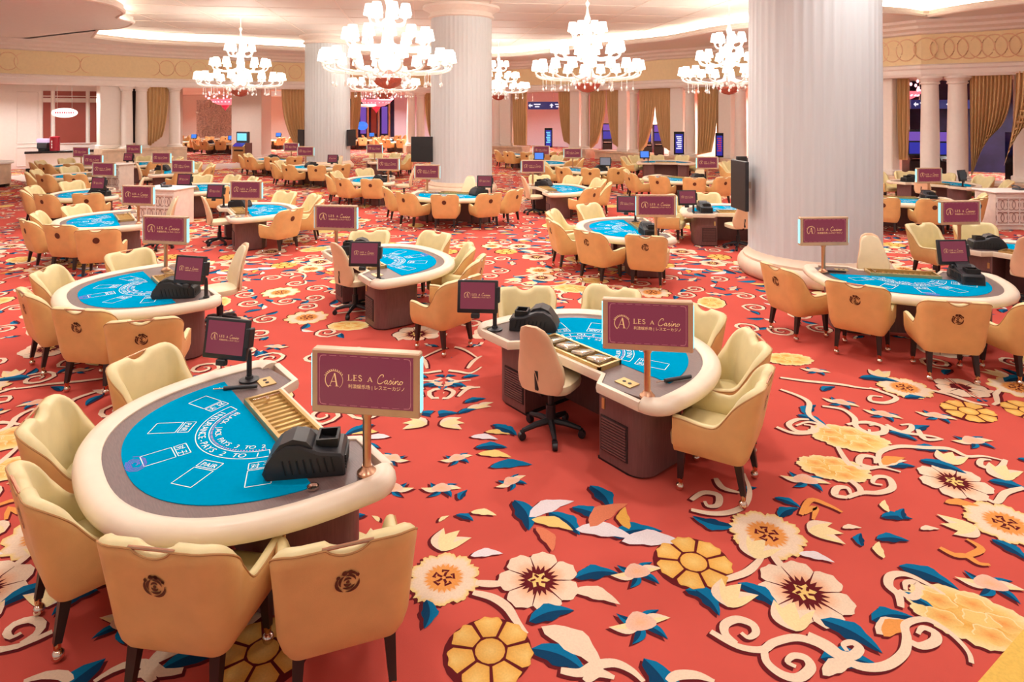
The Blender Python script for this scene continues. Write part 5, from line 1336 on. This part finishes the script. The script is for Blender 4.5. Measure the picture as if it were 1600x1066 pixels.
p = atd(430, 44); o = thing('hanging_sign_box', 'white hanging sign box in the gap left of the far great column', 'light', (p.x, p.y, 0)); obj('panel', MB().rbox(0, 0, 4.12, 1.35, .5, .36, .05, 1).build('panel', 'glass_white'), o); obj('hanger', MB().tube([(0, 0, 4.28), (0, 0, 4.42)], .02, 5).build('hanger', 'chrome'), o)  # white sign box hung in the gap, not a lamp
p = atd(573, 47); o = thing('hanging_oval', 'white oval plate hanging under the far pink chandelier', 'sign', (p.x, p.y, 0)); obj('plate', MB().lathe([(.05, 3.2), (.6, 3.24), (.7, 3.34), (.6, 3.42), (.05, 3.44)], 24).build('plate', 'glass_white'), o); obj('hanger', MB().tube([(0, 0, 3.42), (0, 0, 4.42)], .02, 5).build('hanger', 'chrome'), o)
p = atd(575, 57)
o = thing('arcade_facade', 'glowing violet arcade front with gold posts far behind the middle', 'facade', (p.x, p.y, 0))
obj('back_panel', MB().box(0, .2, 2.0, 4.6, .1, 4.0).build('back_panel', 'wall_dark', smooth=False), o)
for i in range(4): obj('light_panel', MB().box(-1.4 + .95 * i, .1, 2.1, .5, .06, 2.4).build('light_panel', 'screen_violet' if i % 2 else 'panel_red', smooth=False), o)
for i in range(5): obj('post', MB().lathe([(.12, 0), (.1, .3), (.1, 3.6), (.16, 3.9)], 10, -1.9 + .95 * i, -.05).build('post', 'rose_metal'), o)
obj('blue_emblem', MB().ball(-.5, -.1, 1.6, .55, 14, 8, .7).build('blue_emblem', 'screen_blue'), o)
# slot machines glimpsed through the gaps
sm = Proto()
sm.part('cabinet', MB().loft([[(x, y, z) for y, z in ((-.3, 0), (-.3, .75), (-.38, .8), (-.2, 1.0), (-.15, 2.1), (.25, 2.1), (.25, 0))] for x in (-.32, .32)]).build('cabinet', 'black_gloss', 20))
sm.part('screen', MB().box(0, -.2, 1.32, .54, .02, .5).build('screen', 'screen_indigo', smooth=False)); sm.part('top_screen', MB().box(0, -.175, 1.84, .54, .02, .4).build('top_screen', 'screen_violet', smooth=False)); sm.part('button_deck', MB().box(0, -.33, .86, .5, .1, .03).build('button_deck', 'chrome', smooth=False))
for px, d, l in ((948, 43, 'slot machine glowing in the narrow gap between the curtains'), (1009, 39.5, 'slot machine glowing violet in the gap between the curtains, left one'), (1028, 40.2, 'slot machine glowing violet in the gap between the curtains, right one'), (1426, 28.5, 'slot machine left of the right column pair'), (1437, 29.5, 'slot machine close behind the right column pair'), (1474, 28, 'slot machine between the two columns of the right pair'), (1590, 26, 'slot machine behind the right curtain')):
    p = atd(px, d); t = thing('slot_machine', l, 'slot machine', (p.x, p.y, 0), 0, 'glimpsed slot machines'); sm.spawn(t)
# tables and chairs of the far hall
FAR_T = [(293, 47, 0, 'left of the leaf screen'), (350, 44.5, 10, 'before the leaf screen'), (272, 54, 0, 'left of the leaf screen, back row'), (340, 52, 0, 'before the leaf screen, back row'), (425, 50, 0, 'left of the far great column'), (570, 50, 0, 'left of the violet arcade front'), (628, 47, 0, 'right of the violet arcade front'), (603, 54, 0, 'before the violet arcade front')]
for px, d, a, l in FAR_T:
    p = atd(px, d); t = thing('blackjack_table', 'tiny distant card table ' + l, 'table', (p.x, p.y, 0), R(a), 'card tables of the far hall'); TABLE_FAR.spawn(t)
    cc = []
    for bxx, byy in SLOTS:
        dv = Vector((.12 * bxx - bxx, -.5 - byy)); dv.normalize(); lx, ly = bxx + dv.x * .38, byy + dv.y * .38; c_, s_ = math.cos(R(a)), math.sin(R(a))
        cc.append((p.x + c_ * lx - s_ * ly, p.y + s_ * lx + c_ * ly, math.atan2(dv.y, dv.x) - math.pi / 2 + R(a)))
    cc.sort()
    for i, (x, y, rz) in enumerate(cc):
        t = thing('armchair', 'tiny distant armchair, %s, at table %s' % (ORD[5][i], l), 'chair', (x, y, 0), rz, 'tan armchairs of the far hall'); CHAIR[2].spawn(t)
    if d < 52:
        t = thing('monitor', 'tiny distant blue monitor on the table ' + l, 'monitor', (p.x + .6, p.y - .25, .715), R(a), 'far hall monitors'); MON_BLUE.spawn(t)
        t = thing('card_shuffler', 'tiny distant black shuffler on the table ' + l, 'shuffler', (p.x - .7, p.y - .42, .7175), R(a), 'far hall shufflers'); SHUF.spawn(t)
for gx, gy in ((-26, 45), (-18, 48), (-10, 50), (0, 47.5), (9, 43), (15.5, 35), (22, 27), (-33, 40), (12, 39), (-9.3, 45.5), (-28, 57), (-21, 58), (-13, 58), (-6, 55)):  # added fill lamps that brighten the outer hall and its walls
    fill_lamp(gx, gy, 4.36, OUT_P, .4)
for gx, gy in ((-21.5, 31.2), (-24.5, 29.7), (-16.6, 36.3)): fill_lamp(gx, gy, 4.19, 110, .25)  # small added lamps to lift the dark booth panels and the pillar
bpy.context.view_layer.update()
